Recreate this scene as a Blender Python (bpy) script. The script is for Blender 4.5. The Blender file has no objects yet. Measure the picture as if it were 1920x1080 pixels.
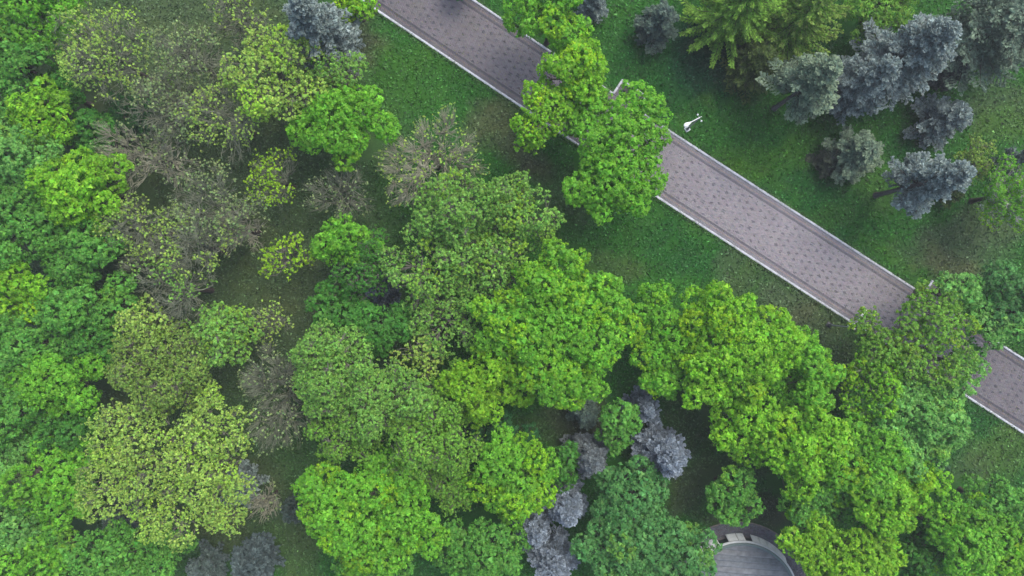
import bpy, math
import numpy as np

# ------------------------------------------------------------------ camera, world, sun, exposure
H = 76.0            # height of the drone above the ground, metres
S = 17.0            # photograph pixels (1920 wide) per metre on the ground
scene = bpy.context.scene
COL = scene.collection
cam_data = bpy.data.cameras.new('camera')
cam = bpy.data.objects.new('camera', cam_data)
COL.objects.link(cam)
cam.location = (0, 0, H)
cam.rotation_euler = (0, 0, 0)
cam_data.sensor_width = 36
cam_data.lens = 36 * H / (1920 / S)
cam_data.clip_end = 2000
scene.camera = cam

SUN_EL, SUN_AZ = math.radians(58), math.radians(40)      # azimuth from +Y towards +X
world = bpy.data.worlds.new('World')
scene.world = world
world.use_nodes = True
wn = world.node_tree
sky = wn.nodes.new('ShaderNodeTexSky')
sky.sky_type = 'NISHITA'
sky.sun_disc = False
sky.sun_elevation = SUN_EL
sky.sun_rotation = SUN_AZ
sky.air_density = 1.0
sky.dust_density = 4.0
sky.ozone_density = 1.0
bg = wn.nodes['Background']
wn.links.new(sky.outputs[0], bg.inputs[0])
bg.inputs[1].default_value = 0.15
sun_data = bpy.data.lights.new('sun', 'SUN')
sun_data.energy = 0.95
sun_data.angle = math.radians(40)
sun_data.color = (1.0, 0.96, 0.9)
sun = bpy.data.objects.new('sun', sun_data)
COL.objects.link(sun)
sun.rotation_euler = (math.pi / 2 - SUN_EL, 0, math.pi - SUN_AZ)
scene.view_settings.view_transform = 'Standard'
scene.view_settings.look = 'None'
scene.view_settings.exposure = 0.86
scene.view_settings.gamma = 1
scene.view_settings.use_curve_mapping = False
scene.render.engine = 'CYCLES'
scene.cycles.max_bounces = 8
scene.cycles.diffuse_bounces = 5
scene.cycles.glossy_bounces = 2
scene.cycles.transmission_bounces = 5

# ------------------------------------------------------------------ helpers
def W(px, py, z=0.0):
    """world point that stands at height z where the photograph shows (px, py)"""
    k = (H - z) / H / S
    return np.array([(px - 960) * k, (540 - py) * k, z])

def node_mat(name):
    m = bpy.data.materials.new(name)
    m.use_nodes = True
    nt = m.node_tree
    return m, nt, nt.nodes['Principled BSDF'], nt.nodes['Material Output']

def mat_attr(name, rough=0.6, noise_scale=3.0, noise_amt=0.2, transl=0.0, spec=0.3, bump=0.0, bump_scale=20.0):
    """colour per face comes with the mesh (leaf, stone, blade); grain is added by noise"""
    m, nt, p, out = node_mat(name)
    at = nt.nodes.new('ShaderNodeAttribute'); at.attribute_name = 'tint'
    tc = nt.nodes.new('ShaderNodeTexCoord')
    nz = nt.nodes.new('ShaderNodeTexNoise'); nz.inputs['Scale'].default_value = noise_scale
    nz.inputs['Detail'].default_value = 4
    nt.links.new(tc.outputs['Object'], nz.inputs['Vector'])
    mr = nt.nodes.new('ShaderNodeMapRange')
    mr.inputs['To Min'].default_value = 1 - noise_amt; mr.inputs['To Max'].default_value = 1 + noise_amt
    mr.inputs['From Min'].default_value = 0.25; mr.inputs['From Max'].default_value = 0.75
    nt.links.new(nz.outputs['Fac'], mr.inputs['Value'])
    vm = nt.nodes.new('ShaderNodeVectorMath'); vm.operation = 'SCALE'
    nt.links.new(at.outputs['Color'], vm.inputs[0]); nt.links.new(mr.outputs[0], vm.inputs['Scale'])
    nt.links.new(vm.outputs[0], p.inputs['Base Color'])
    p.inputs['Roughness'].default_value = rough
    p.inputs['Specular IOR Level'].default_value = spec
    if bump:
        n2 = nt.nodes.new('ShaderNodeTexNoise'); n2.inputs['Scale'].default_value = bump_scale
        nt.links.new(tc.outputs['Object'], n2.inputs['Vector'])
        b = nt.nodes.new('ShaderNodeBump'); b.inputs['Strength'].default_value = bump
        nt.links.new(n2.outputs['Fac'], b.inputs['Height']); nt.links.new(b.outputs[0], p.inputs['Normal'])
    if transl:
        t = nt.nodes.new('ShaderNodeBsdfTranslucent')
        nt.links.new(vm.outputs[0], t.inputs['Color'])
        mx = nt.nodes.new('ShaderNodeMixShader'); mx.inputs[0].default_value = transl
        nt.links.new(p.outputs[0], mx.inputs[1]); nt.links.new(t.outputs[0], mx.inputs[2])
        nt.links.new(mx.outputs[0], out.inputs[0])
    return m

def mat_plain(name, col, rough=0.6, noise=0.15, scale=4.0, metal=0.0, bump=0.1):
    m, nt, p, out = node_mat(name)
    tc = nt.nodes.new('ShaderNodeTexCoord')
    nz = nt.nodes.new('ShaderNodeTexNoise'); nz.inputs['Scale'].default_value = scale; nz.inputs['Detail'].default_value = 6
    nt.links.new(tc.outputs['Object'], nz.inputs['Vector'])
    cr = nt.nodes.new('ShaderNodeValToRGB')
    cr.color_ramp.elements[0].position = 0.3; cr.color_ramp.elements[1].position = 0.7
    cr.color_ramp.elements[0].color = tuple(c * (1 - noise) for c in col) + (1,)
    cr.color_ramp.elements[1].color = tuple(min(1, c * (1 + noise)) for c in col) + (1,)
    nt.links.new(nz.outputs['Fac'], cr.inputs[0]); nt.links.new(cr.outputs[0], p.inputs['Base Color'])
    b = nt.nodes.new('ShaderNodeBump'); b.inputs['Strength'].default_value = bump
    nt.links.new(nz.outputs['Fac'], b.inputs['Height']); nt.links.new(b.outputs[0], p.inputs['Normal'])
    p.inputs['Roughness'].default_value = rough; p.inputs['Metallic'].default_value = metal
    return m

M_LEAF = mat_attr('leaf', 0.5, 1.2, 0.12, transl=0.42, spec=0.25)
M_NEEDLE = mat_attr('needle', 0.6, 1.5, 0.15, transl=0.1, spec=0.25)
M_BARK = mat_attr('bark', 0.85, 6, 0.3, spec=0.1)
M_GRASS = mat_attr('grass_blade', 0.55, 2.0, 0.12, transl=0.25, spec=0.3)
M_GROUND = mat_attr('lawn_soil', 0.95, 9.0, 0.35, spec=0.1, bump=0.6, bump_scale=14)
M_PAVER = mat_attr('paver_concrete', 0.85, 25, 0.12, spec=0.2, bump=0.3, bump_scale=60)
M_KERB = mat_plain('kerb_concrete', (0.48, 0.51, 0.56), 0.8, 0.18, 3.0)
M_JOINT = mat_plain('joint_sand', (0.13, 0.12, 0.12), 0.95)

def mesh_poly(name, V, k, mats, tint=None, smooth=False):
    """V: (n,k,3) separate k-gons"""
    n = len(V)
    me = bpy.data.meshes.new(name)
    me.vertices.add(n * k)
    me.vertices.foreach_set('co', np.ascontiguousarray(V, dtype=np.float32).ravel())
    me.loops.add(n * k)
    me.loops.foreach_set('vertex_index', np.arange(n * k, dtype=np.int32))
    me.polygons.add(n)
    me.polygons.foreach_set('loop_start', np.arange(0, n * k, k, dtype=np.int32))
    if tint is not None:
        a = me.attributes.new('tint', 'FLOAT_COLOR', 'POINT')
        c = np.ones((n, k, 4), dtype=np.float32); c[:, :, :3] = np.clip(tint, 0, 1)[:, None, :]
        a.data.foreach_set('color', c.ravel())
    me.materials.append(mats)
    me.update()
    return me

def mesh_idx(name, V, F, mat, tint=None, smooth=False):
    """shared vertices; F (m,4) quads"""
    me = bpy.data.meshes.new(name)
    me.vertices.add(len(V)); me.vertices.foreach_set('co', np.ascontiguousarray(V, dtype=np.float32).ravel())
    F = np.asarray(F, dtype=np.int32)
    me.loops.add(F.size); me.loops.foreach_set('vertex_index', F.ravel())
    me.polygons.add(len(F)); me.polygons.foreach_set('loop_start', np.arange(0, F.size, F.shape[1], dtype=np.int32))
    if smooth:
        me.polygons.foreach_set('use_smooth', np.ones(len(F), dtype=bool))
    if tint is not None:
        a = me.attributes.new('tint', 'FLOAT_COLOR', 'POINT')
        c = np.ones((len(V), 4), dtype=np.float32); c[:, :3] = np.clip(tint, 0, 1)
        a.data.foreach_set('color', c.ravel())
    me.materials.append(mat)
    me.update()
    return me

def put(name, me, parent=None, loc=(0, 0, 0), label=None, cat=None, group=None, kind=None):
    o = bpy.data.objects.new(name, me)
    COL.objects.link(o)
    o.location = loc
    if parent: o.parent = parent
    if label: o['label'] = label
    if cat: o['category'] = cat
    if group: o['group'] = group
    if kind: o['kind'] = kind
    return o

def nrm(v):
    return v / np.maximum(np.linalg.norm(v, axis=-1, keepdims=True), 1e-9)

def hash2(ix, iy, seed):
    h = (ix * 374761393 + iy * 668265263 + seed * 974634777) & 0xffffffff
    h = ((h ^ (h >> 13)) * 1274126177) & 0xffffffff
    return ((h ^ (h >> 16)) & 0xffff) / 65535.0

def vnoise(x, y, s, seed=0, octaves=3):
    out = np.zeros_like(x); amp = 1.0; tot = 0
    for o in range(octaves):
        u = x / s; v = y / s
        iu = np.floor(u).astype(np.int64); iv = np.floor(v).astype(np.int64)
        fu = u - iu; fv = v - iv
        fu = fu * fu * (3 - 2 * fu); fv = fv * fv * (3 - 2 * fv)
        a = hash2(iu, iv, seed + o); b = hash2(iu + 1, iv, seed + o)
        c = hash2(iu, iv + 1, seed + o); d = hash2(iu + 1, iv + 1, seed + o)
        out += amp * ((a * (1 - fu) + b * fu) * (1 - fv) + (c * (1 - fu) + d * fu) * fv)
        tot += amp; amp *= 0.55; s = s / 2.1
    return out / tot

def blades(rng, P, N, size, aspect=0.42, fold=0.16, tdir=None):
    """folded diamond leaves: centre P, facing N"""
    n = len(P)
    r = rng.normal(size=(n, 3)) if tdir is None else tdir
    t = nrm(r - (r * N).sum(1, keepdims=True) * N)
    b = np.cross(N, t)
    s = size[:, None] if np.ndim(size) else size
    w = s * aspect
    V = np.empty((n, 4, 3))
    V[:, 0] = P - t * s * 0.5
    V[:, 1] = P + b * w + N * fold * s
    V[:, 2] = P + t * s * 0.5
    V[:, 3] = P - b * w + N * fold * s
    return V

def leaf_tris(rng, P, N, size, aspect=0.5, tdir=None):
    """small three-cornered leaves: centre P, facing N, curled a little"""
    n = len(P)
    t = rng.normal(size=(n, 3)) if tdir is None else tdir
    t = nrm(t - (t * N).sum(1, keepdims=True) * N)
    b = np.cross(N, t)
    s = size[:, None] if np.ndim(size) else size
    w = s * aspect * rng.uniform(0.75, 1.25, (n, 1))
    V = np.empty((n, 3, 3))
    V[:, 0] = P - t * s * 0.62
    V[:, 1] = P + t * s * 0.38 + b * w
    V[:, 2] = P + t * s * 0.38 - b * w
    return V

def tubes(A, B, ra, rb, k=3):
    """(n) tapered tubes from A to B -> vertices, quads"""
    n = len(A)
    d = nrm(B - A)
    up = np.where(np.abs(d[:, 2:3]) > 0.9, np.array([[1.0, 0, 0]]), np.array([[0, 0, 1.0]]))
    u = nrm(np.cross(d, up)); v = np.cross(d, u)
    ang = np.arange(k) * 2 * np.pi / k
    ring = u[:, None, :] * np.cos(ang)[None, :, None] + v[:, None, :] * np.sin(ang)[None, :, None]
    V = np.empty((n, 2 * k, 3))
    V[:, :k] = A[:, None] + ring * ra[:, None, None]
    V[:, k:] = B[:, None] + ring * rb[:, None, None]
    i = np.arange(k); j = (i + 1) % k
    f = np.stack([i, j, j + k, i + k], 1)
    F = (f[None] + (np.arange(n) * 2 * k)[:, None, None]).reshape(-1, 4)
    return V.reshape(-1, 3), F

def bark_tint(rng, n_vert, col, group=6, var=0.25):
    g = max(1, n_vert // group)
    t = 1 + var * (rng.random(g) - 0.5) * 2
    t = np.repeat(t, group)[:n_vert]
    if len(t) < n_vert: t = np.concatenate([t, np.ones(n_vert - len(t))])
    return np.array(col)[None] * t[:, None]

# ------------------------------------------------------------------ path centre line
_lx = np.array([120., 640, 1225, 1990, 2600]); _ly = np.array([-371., -23.5, 367.5, 860, 1252.7])
_n = 4000
_sx = np.linspace(380, 2420, _n); _sy = np.interp(_sx, _lx, _ly)
_k = np.ones(351) / 351; _pad = np.pad(_sy, 175, mode='reflect', reflect_type='odd')
_sy = np.convolve(_pad, _k, mode='valid') - 71.5
CLX = (_sx - 960) / S; CLY = (540 - _sy) / S
CLS = np.concatenate([[0], np.cumsum(np.hypot(np.diff(CLX), np.diff(CLY)))])
PATH_LEN = CLS[-1]
TX = np.gradient(CLX, CLS); TY = np.gradient(CLY, CLS)
HALF = 3.52        # half width to the outer side of the kerbs

def path_pt(s, t):
    """s along the path, t to the upper right"""
    x = np.interp(s, CLS, CLX); y = np.interp(s, CLS, CLY)
    a = np.interp(s, CLS, TX); b = np.interp(s, CLS, TY)
    l = np.hypot(a, b)
    return x - b / l * t, y + a / l * t

def path_st(x, y):
    """rough inverse"""
    dx, dy = TX[2000], TY[2000]
    s0 = CLS[2000] + (x - CLX[2000]) * dx + (y - CLY[2000]) * dy
    cx, cy = path_pt(s0, 0 * s0)
    a = np.interp(s0, CLS, TX); b = np.interp(s0, CLS, TY)
    t = -(x - cx) * b + (y - cy) * a
    return s0, t

# ------------------------------------------------------------------ ground
# patches of lawn and bare soil, one of painted larch shade: photograph px x, y, radius x, radius y, colour, strength
G_LAWN = (0.025, 0.110, 0.016); G_DEEP = (0.018, 0.094, 0.018); G_YEL = (0.050, 0.140, 0.014)
G_BROWN = (0.068, 0.092, 0.044); G_OLIVE = (0.056, 0.098, 0.040); G_SOIL = (0.052, 0.066, 0.036); G_GREY = (0.062, 0.098, 0.048)
PATCH = [
 (330, 300, 420, 420, G_OLIVE, 1.0), (380, 40, 220, 90, G_OLIVE, .9), (60, 500, 300, 500, G_OLIVE, .9), (330, 780, 320, 330, G_OLIVE, .8),
 (470, 560, 190, 180, G_OLIVE, .8), (660, 70, 50, 60, G_BROWN, .8), (690, 90, 40, 50, G_BROWN, .7),
 (830, 110, 150, 70, (0.028, 0.115, 0.016), 1.0), (760, 150, 90, 60, (0.034, 0.12, 0.016), .9), (880, 180, 70, 40, G_LAWN, .9),
 (920, 235, 60, 55, G_BROWN, .85), (990, 290, 60, 40, G_BROWN, .9), (1010, 320, 50, 30, G_SOIL, .6), (1060, 400, 70, 70, G_OLIVE, .6),
 (1180, 450, 110, 60, G_LAWN, .9), (1310, 490, 70, 50, G_DEEP, .9), (1150, 500, 70, 40, (0.05, 0.10, 0.03), .7), (1260, 440, 60, 40, G_DEEP, .7),
 (1400, 510, 60, 30, G_GREY, .6), (1480, 570, 70, 50, G_GREY, .85), (1530, 590, 50, 35, G_BROWN, .9), (1560, 640, 60, 60, G_OLIVE, .9),
 (1540, 720, 70, 60, G_GREY, .8), (1250, 120, 110, 100, G_DEEP, 1.0), (1340, 110, 80, 90, (0.014, 0.065, 0.03), .8),  # dark last patch paints the larch's shade into the lawn colour
 (1440, 250, 150, 60, G_LAWN, .8), (1410, 330, 60, 30, G_YEL, .5), (1500, 270, 50, 40, G_YEL, .45), (1320, 190, 24, 18, G_YEL, .6),
 (1640, 180, 80, 60, G_DEEP, .8), (1600, 230, 60, 40, G_LAWN, .8), (1870, 190, 70, 60, G_OLIVE, .7), (1880, 220, 50, 40, G_YEL, .5),
 (1500, 355, 70, 40, G_DEEP, 1.0), (1400, 300, 90, 40, G_YEL, .35), (1560, 420, 120, 50, G_DEEP, .9), (1540, 400, 70, 30, G_YEL, .35),
 (1700, 400, 110, 40, G_LAWN, .9), (1650, 350, 60, 50, (0.045, 0.12, 0.02), .6), (1690, 290, 60, 50, G_DEEP, .8),
 (1800, 470, 110, 60, G_GREY, .8), (1850, 430, 80, 40, G_OLIVE, .7), (1780, 500, 60, 25, G_BROWN, .7),
 (1800, 840, 90, 60, G_DEEP, .8), (1880, 850, 60, 50, (0.05, 0.12, 0.024), .9), (1850, 780, 60, 30, G_DEEP, .7), (1830, 880, 50, 40, G_OLIVE, .5),
 (1290, 790, 100, 60, (0.035, 0.075, 0.025), .9), (1390, 880, 60, 40, G_OLIVE, .8), (1090, 790, 110, 60, G_SOIL, .8), (1290, 900, 50, 60, G_SOIL, .7),
 (1120, 810, 60, 50, G_SOIL, .6), (1440, 960, 60, 30, G_BROWN, .9), (1400, 960, 90, 40, G_SOIL, .6),
 (560, 1010, 60, 80, (0.05, 0.09, 0.03), .9), (410, 1000, 90, 50, G_SOIL, .5), (480, 930, 80, 70, G_OLIVE, .9), (800, 1050, 60, 50, G_DEEP, .9),
 (590, 500, 60, 60, G_OLIVE, .7), (570, 580, 70, 60, (0.05, 0.075, 0.035), .8), (640, 600, 200, 200, G_OLIVE, .7), (340, 170, 70, 50, G_SOIL, .5),
]
def ground_col(x, y):
    """albedo of lawn and soil at world x, y"""
    px = x * S + 960; py = 540 - y * S
    wx = (vnoise(x, y, 4.0, 11) - 0.5) * 90; wy = (vnoise(x, y, 4.0, 23) - 0.5) * 90
    C = np.empty((len(x), 3)); C[:] = G_LAWN
    m = vnoise(x, y, 9.0, 5, 4)[:, None]
    C = C * (0.8 + 0.4 * m)
    for (cx, cy, rx, ry, col, st) in PATCH:
        d = ((px + wx - cx) / rx) ** 2 + ((py + wy - cy) / ry) ** 2
        a = (st * np.clip(1.25 - d, 0, 1) ** 0.8)[:, None]
        C = C * (1 - a) + np.array(col) * a
    s, t = path_st(x, y)
    e = np.clip(1 - np.abs(np.abs(t) - HALF) / 0.5, 0, 1) * vnoise(x, y, 1.5, 3) * 1.2
    C = C * (1 - e[:, None] * 0.6) + np.array(G_BROWN) * e[:, None] * 0.6
    # yellow-green rough verge beside the far kerb
    f = np.clip(1 - np.abs(t - HALF - 1.4) / 1.3, 0, 1) * np.clip((vnoise(x, y, 3.0, 71) - 0.35) * 3, 0, 1)
    f = f * (x > 18)
    C = C * (1 - f[:, None] * 0.5) + np.array(G_YEL) * f[:, None] * 0.5
    n = vnoise(x, y, 1.3, 41, 3); n2 = vnoise(x, y, 0.45, 44, 2)
    C = C * (0.72 + 0.36 * n + 0.24 * n2)[:, None]
    y2 = np.clip((vnoise(x, y, 2.2, 61, 3) - 0.55) * 4, 0, 1)[:, None] * 0.25
    C = C * (1 - y2) + (C * np.array([1.9, 1.35, 0.8])) * y2
    return C

ax = np.concatenate([[-600, -200, -110], np.arange(-72, 72.01, 0.6), [110, 200, 600]])
ay = np.concatenate([[-600, -200, -90], np.arange(-46, 46.01, 0.6), [90, 200, 600]])
gx, gy = np.meshgrid(ax, ay)
gz = (vnoise(gx.ravel(), gy.ravel(), 6.0, 90, 2) - 0.5) * 0.16 - 0.06
_s, _t = path_st(gx.ravel(), gy.ravel())
gz = np.where(np.abs(_t) < HALF + 0.5, -0.05, gz)
gz = np.where(np.hypot(gx.ravel() - 24.9, gy.ravel() + 33.4) < 9, -0.05, gz)
# the two bays beside the path lie as low as the path
V = np.stack([gx.ravel(), gy.ravel(), gz], 1)
nx, ny = len(ax), len(ay)
ii = (np.arange(ny - 1)[:, None] * nx + np.arange(nx - 1)[None]).ravel()
F = np.stack([ii, ii + 1, ii + nx + 1, ii + nx], 1)
put('ground', mesh_idx('ground', V, F, M_GROUND, ground_col(gx.ravel(), gy.ravel()) * np.array([0.95, 0.9, 0.9])), kind='structure',
    label='lawn soil with patches of green, olive and bare brown')

# ------------------------------------------------------------------ path of small pavers
rng = np.random.default_rng(7)
S0 = 4.0; S1 = PATH_LEN - 4
ss = np.arange(S0, S1, 0.5)
w = HALF - 0.02
lx, ly = path_pt(ss, ss * 0 - w); rx_, ry_ = path_pt(ss, ss * 0 + w)
V = np.concatenate([np.stack([lx, ly, lx * 0 + 0.0], 1), np.stack([rx_, ry_, rx_ * 0 + 0.0], 1)])
n = len(ss); i = np.arange(n - 1)
F = np.stack([i, i + 1, i + 1 + n, i + n], 1)
path = put('path', mesh_idx('path', V, F, M_JOINT), kind='structure', label='wide diagonal promenade paved in mauve grey blocks')

PAV_FIELD = np.array([0.315, 0.296, 0.318]); PAV_DARK = np.array([0.165, 0.162, 0.185]); PAV_GREY = np.array([0.245, 0.238, 0.262]); PAV_SALMON = np.array([0.36, 0.30, 0.285])
def boxes_top(cx, cy, ang, lx, ly, z0, z1):
    """open-bottom blocks, 5 quads each, top a little tilted"""
    n = len(cx)
    ca, sa = np.cos(ang), np.sin(ang)
    V = np.empty((n, 8, 3))
    sg = [(-1, -1), (1, -1), (1, 1), (-1, 1)]
    for j, (a, b) in enumerate(sg):
        X = a * lx / 2; Y = b * ly / 2
        V[:, j, 0] = V[:, j + 4, 0] = cx + X * ca - Y * sa
        V[:, j, 1] = V[:, j + 4, 1] = cy + X * sa + Y * ca
        V[:, j, 2] = z0; V[:, j + 4, 2] = z1
    f = np.array([[4, 5, 6, 7], [0, 1, 5, 4], [1, 2, 6, 5], [2, 3, 7, 6], [3, 0, 4, 7]])
    F = (f[None] + (np.arange(n) * 8)[:, None, None]).reshape(-1, 4)
    return V.reshape(-1, 3), F

inner = HALF - 0.24
rows = np.arange(-inner + 0.06, inner - 0.03, 0.1175)
SS = []; TT = []; RR = []
for r, t in enumerate(rows):
    s = np.arange(S0 + 14 + (r % 2) * 0.12, S1 - 6, 0.24)
    SS.append(s); TT.append(s * 0 + t); RR.append(s * 0 + r)
s = np.concatenate(SS); t = np.concatenate(TT)
x, y = path_pt(s, t)
ang = np.arctan2(np.interp(s, CLS, TY), np.interp(s, CLS, TX))
edge = inner - np.abs(t)
col = np.repeat(PAV_FIELD[None], len(s), 0)
P_S, P_T = 1.695, 0.75
def in_dot(s, t):
    a = np.abs((s / P_S + 0.5) % 1 - 0.5) * P_S; b = np.abs((t / P_T + 0.5) % 1 - 0.5) * P_T
    a2 = np.abs((s / P_S) % 1 - 0.5) * P_S; b2 = np.abs((t / P_T) % 1 - 0.5) * P_T
    return ((a < .17) & (b < .14)) | ((a2 < .17) & (b2 < .14))
dot = in_dot(s, t) & (edge > 1.0)
dotc = PAV_DARK[None] * (0.85 + 0.75 * rng.random(len(s)))[:, None]
dot &= hash2(np.round((s) / (P_S / 2)).astype(np.int64), np.round(t / (P_T / 2)).astype(np.int64), 77) > 0.06
col[dot] = dotc[dot]
col[(edge < 0.36)] = PAV_GREY
col[(edge >= 0.36) & (edge < 0.48)] = PAV_SALMON * 0.9
col[(edge >= 0.48) & (edge < 0.60)] = PAV_GREY
col[(edge >= 0.60) & (edge < 0.84)] = PAV_DARK
st = vnoise(x, y, 5.0, 201, 4); st2 = vnoise(x, y, 1.1, 205, 3)
# paving darker towards both ends, palest in the middle; blotchy stains and moss
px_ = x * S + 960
path_tone = np.interp(px_, [600, 900, 1200, 1330, 1600, 1850, 2000], [0.50, 0.62, 0.85, 1.0, 1.0, 0.62, 0.58])
col = col * (path_tone * (0.85 + 0.3 * st) * (0.9 + 0.2 * st2))[:, None]
lich = np.clip((vnoise(x, y, 2.6, 220, 3) - 0.6) * 4, 0, 1) * np.interp(px_, [700, 1100, 1250], [.5, .35, .15])
col = col * (1 - lich[:, None] * .5) + np.array([0.17, 0.17, 0.10]) * lich[:, None] * .5
col = col * (1 + (rng.random(len(s)) - .5)[:, None] * 0.20)
col = col * (1 + (rng.random((len(s), 3)) - .5) * 0.10)
z1 = 0.055 + rng.random(len(s)) * 0.008
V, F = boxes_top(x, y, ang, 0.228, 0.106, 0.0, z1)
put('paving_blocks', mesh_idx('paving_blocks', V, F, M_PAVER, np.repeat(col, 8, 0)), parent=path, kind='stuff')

# ------------------------------------------------------------------ kerbs of single stones
def box_mesh(name, sx, sy, sz, mat, bev=0.02, z0=0.0):
    """block with bevelled upper edges, base at z0"""
    a, b = sx / 2, sy / 2
    V = []
    for (ex, ey, z) in ((a, b, z0), (a, b, z0 + sz - bev), (a - bev, b - bev, z0 + sz)):
        V += [(-ex, -ey, z), (ex, -ey, z), (ex, ey, z), (-ex, ey, z)]
    F = []
    for r in (0, 4):
        for j in range(4):
            F.append((r + j, r + (j + 1) % 4, r + 4 + (j + 1) % 4, r + 4 + j))
    F.append((8, 9, 10, 11)); F.append((3, 2, 1, 0))
    return mesh_idx(name, np.array(V, float), F, mat)

kerb_me = [box_mesh('kerb_stone', 0.985, 0.24, 0.2, M_KERB, 0.02, -0.05), box_mesh('kerb_stone', 0.985, 0.235, 0.195, mat_plain('kerb_concrete_worn', (0.41, 0.435, 0.47), 0.85, 0.3, 5.0), 0.03, -0.05)]
def kerb_run(root, pts, step=1.0):
    """stones along a polyline in world xy"""
    pts = np.array(pts, float)
    d = np.concatenate([[0], np.cumsum(np.hypot(*np.diff(pts, axis=0).T))])
    n = max(1, int(round(d[-1] / step)))
    for k in range(n):
        a, b = d[-1] * k / n, d[-1] * (k + 1) / n
        pa = np.array([np.interp(a, d, pts[:, 0]), np.interp(a, d, pts[:, 1])]); pb = np.array([np.interp(b, d, pts[:, 0]), np.interp(b, d, pts[:, 1])])
        m = (pa + pb) / 2; ln = np.hypot(*(pb - pa))
        o = put('kerb_stone', kerb_me[int(rng.integers(2))], parent=root)
        o.location = (m[0], m[1], rng.normal() * 0.003)
        o.rotation_euler = (0, 0, math.atan2(*(pb - pa)[::-1]) + rng.normal() * 0.004)
        o.scale = (ln / 1.0, 1, 1)

def s_of_px(px):
    return float(np.interp((px - 960) / S, np.interp(CLS, CLS, CLX), CLS))
def kerb_line(s0, s1, t):
    q = np.arange(s0, s1, 0.5); q = np.append(q, s1)
    X, Y = path_pt(q, q * 0 + t)
    return list(zip(X, Y))
TK = HALF - 0.11
def s_at(px, py, t):
    x, y = W(px, py)[:2]
    a, _ = path_st(np.array([x]), np.array([y])); return float(a[0])
near_kerb = put('kerb', None, kind='structure', label='pale concrete kerb along the lower left side of the path')
KS0, KS1 = S0 + 14, S1 - 6
kerb_run(near_kerb, kerb_line(KS0, KS1, -TK))
far_kerb = put('kerb', None, kind='structure', label='pale concrete kerb along the upper right side of the path with two bays')
b1 = s_at(1150, 174, TK); b2 = s_at(1731, 552, TK)
BAY_L, BAY_D = 3.2, 1.75
kerb_run(far_kerb, kerb_line(KS0, b1 - .11, TK))
kerb_run(far_kerb, kerb_line(b1 + BAY_L + .11, b2 - .11, TK))
kerb_run(far_kerb, kerb_line(b2 + BAY_L + .11, KS1, TK))
bench_spots = []
for nb, sb in enumerate((b1, b2)):
    for (sa, ta, sc, tc_) in ((sb, TK, sb, TK + BAY_D - .12), (sb - .11, TK + BAY_D, sb + BAY_L + .11, TK + BAY_D), (sb + BAY_L, TK + BAY_D - .12, sb + BAY_L, TK)):
        A = [float(v) for v in path_pt(np.array(sa), np.array(ta))]; B = [float(v) for v in path_pt(np.array(sc), np.array(tc_))]
        kerb_run(far_kerb, [A, B], 0.9)
    # floor of the bay, dark blocks
    rr = np.arange(TK + .04, TK + BAY_D - .12, 0.1175); S_, T_ = [], []
    for r, tt in enumerate(rr):
        q = np.arange(sb + .2 + (r % 2) * .05, sb + BAY_L - .16, .24); S_.append(q); T_.append(q * 0 + tt)
    q = np.concatenate(S_); tt = np.concatenate(T_); X, Y = path_pt(q, tt)
    a = np.arctan2(np.interp(q, CLS, TY), np.interp(q, CLS, TX))
    V, F = boxes_top(X, Y, a, .228, .106, 0.0, 0.045 + rng.random(len(q)) * .006)
    cc = (PAV_GREY * .75)[None] * (1 + (rng.random(len(q)) - .5)[:, None] * .35)
    corners = [path_pt(np.array(sb), np.array(TK - .1)), path_pt(np.array(sb + BAY_L), np.array(TK - .1)), path_pt(np.array(sb + BAY_L), np.array(TK + BAY_D)), path_pt(np.array(sb), np.array(TK + BAY_D))]
    bay = put('path_bay', mesh_idx('path_bay', np.array([[float(c[0]), float(c[1]), -0.004] for c in corners]), [[0, 1, 2, 3]], M_JOINT), kind='structure',
              label='small paved bay opening off the upper kerb, ' + ('beside the big maple crowns' if nb == 0 else 'half under the pale green tree'))
    put('paving_blocks', mesh_idx('paving_blocks', V, F, M_PAVER, np.repeat(cc, 8, 0)), parent=bay, kind='stuff')
    bench_spots.append((sb + BAY_L / 2, TK + BAY_D * 0.62))

M_WOOD = mat_plain('dark_wood', (0.05, 0.045, 0.05), 0.7, 0.3, 12)
M_IRON = mat_plain('dark_iron', (0.04, 0.045, 0.05), 0.5, 0.1, 8, 0.6)
for nb, (bs, bt) in enumerate(bench_spots):
    X, Y = path_pt(np.array(bs), np.array(bt)); a = math.atan2(float(np.interp(bs, CLS, TY)), float(np.interp(bs, CLS, TX)))
    e = put('park_bench', None, loc=(float(X), float(Y), 0.045), cat='bench',
            label='dark slatted bench in the kerbed bay ' + ('between the two bright maple crowns' if nb == 0 else 'under the pale green tree at right'))
    e.rotation_euler = (0, 0, a)
    sl = box_mesh('slat', 2.0, 0.09, 0.035, M_WOOD, 0.008)
    for k in range(5): put('slat', sl, parent=e, loc=(0, -0.2 + k * 0.11, 0.42))
    for k in range(3):
        o = put('backrest_slat', sl, parent=e, loc=(0, 0.31 + k * 0.03, 0.55 + k * 0.13)); o.rotation_euler = (math.radians(75), 0, 0)
    lg = box_mesh('leg', 0.06, 0.5, 0.42, M_IRON, 0.01)
    for sx in (-.8, .8): put('leg', lg, parent=e, loc=(sx, 0.02, 0))

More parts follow.
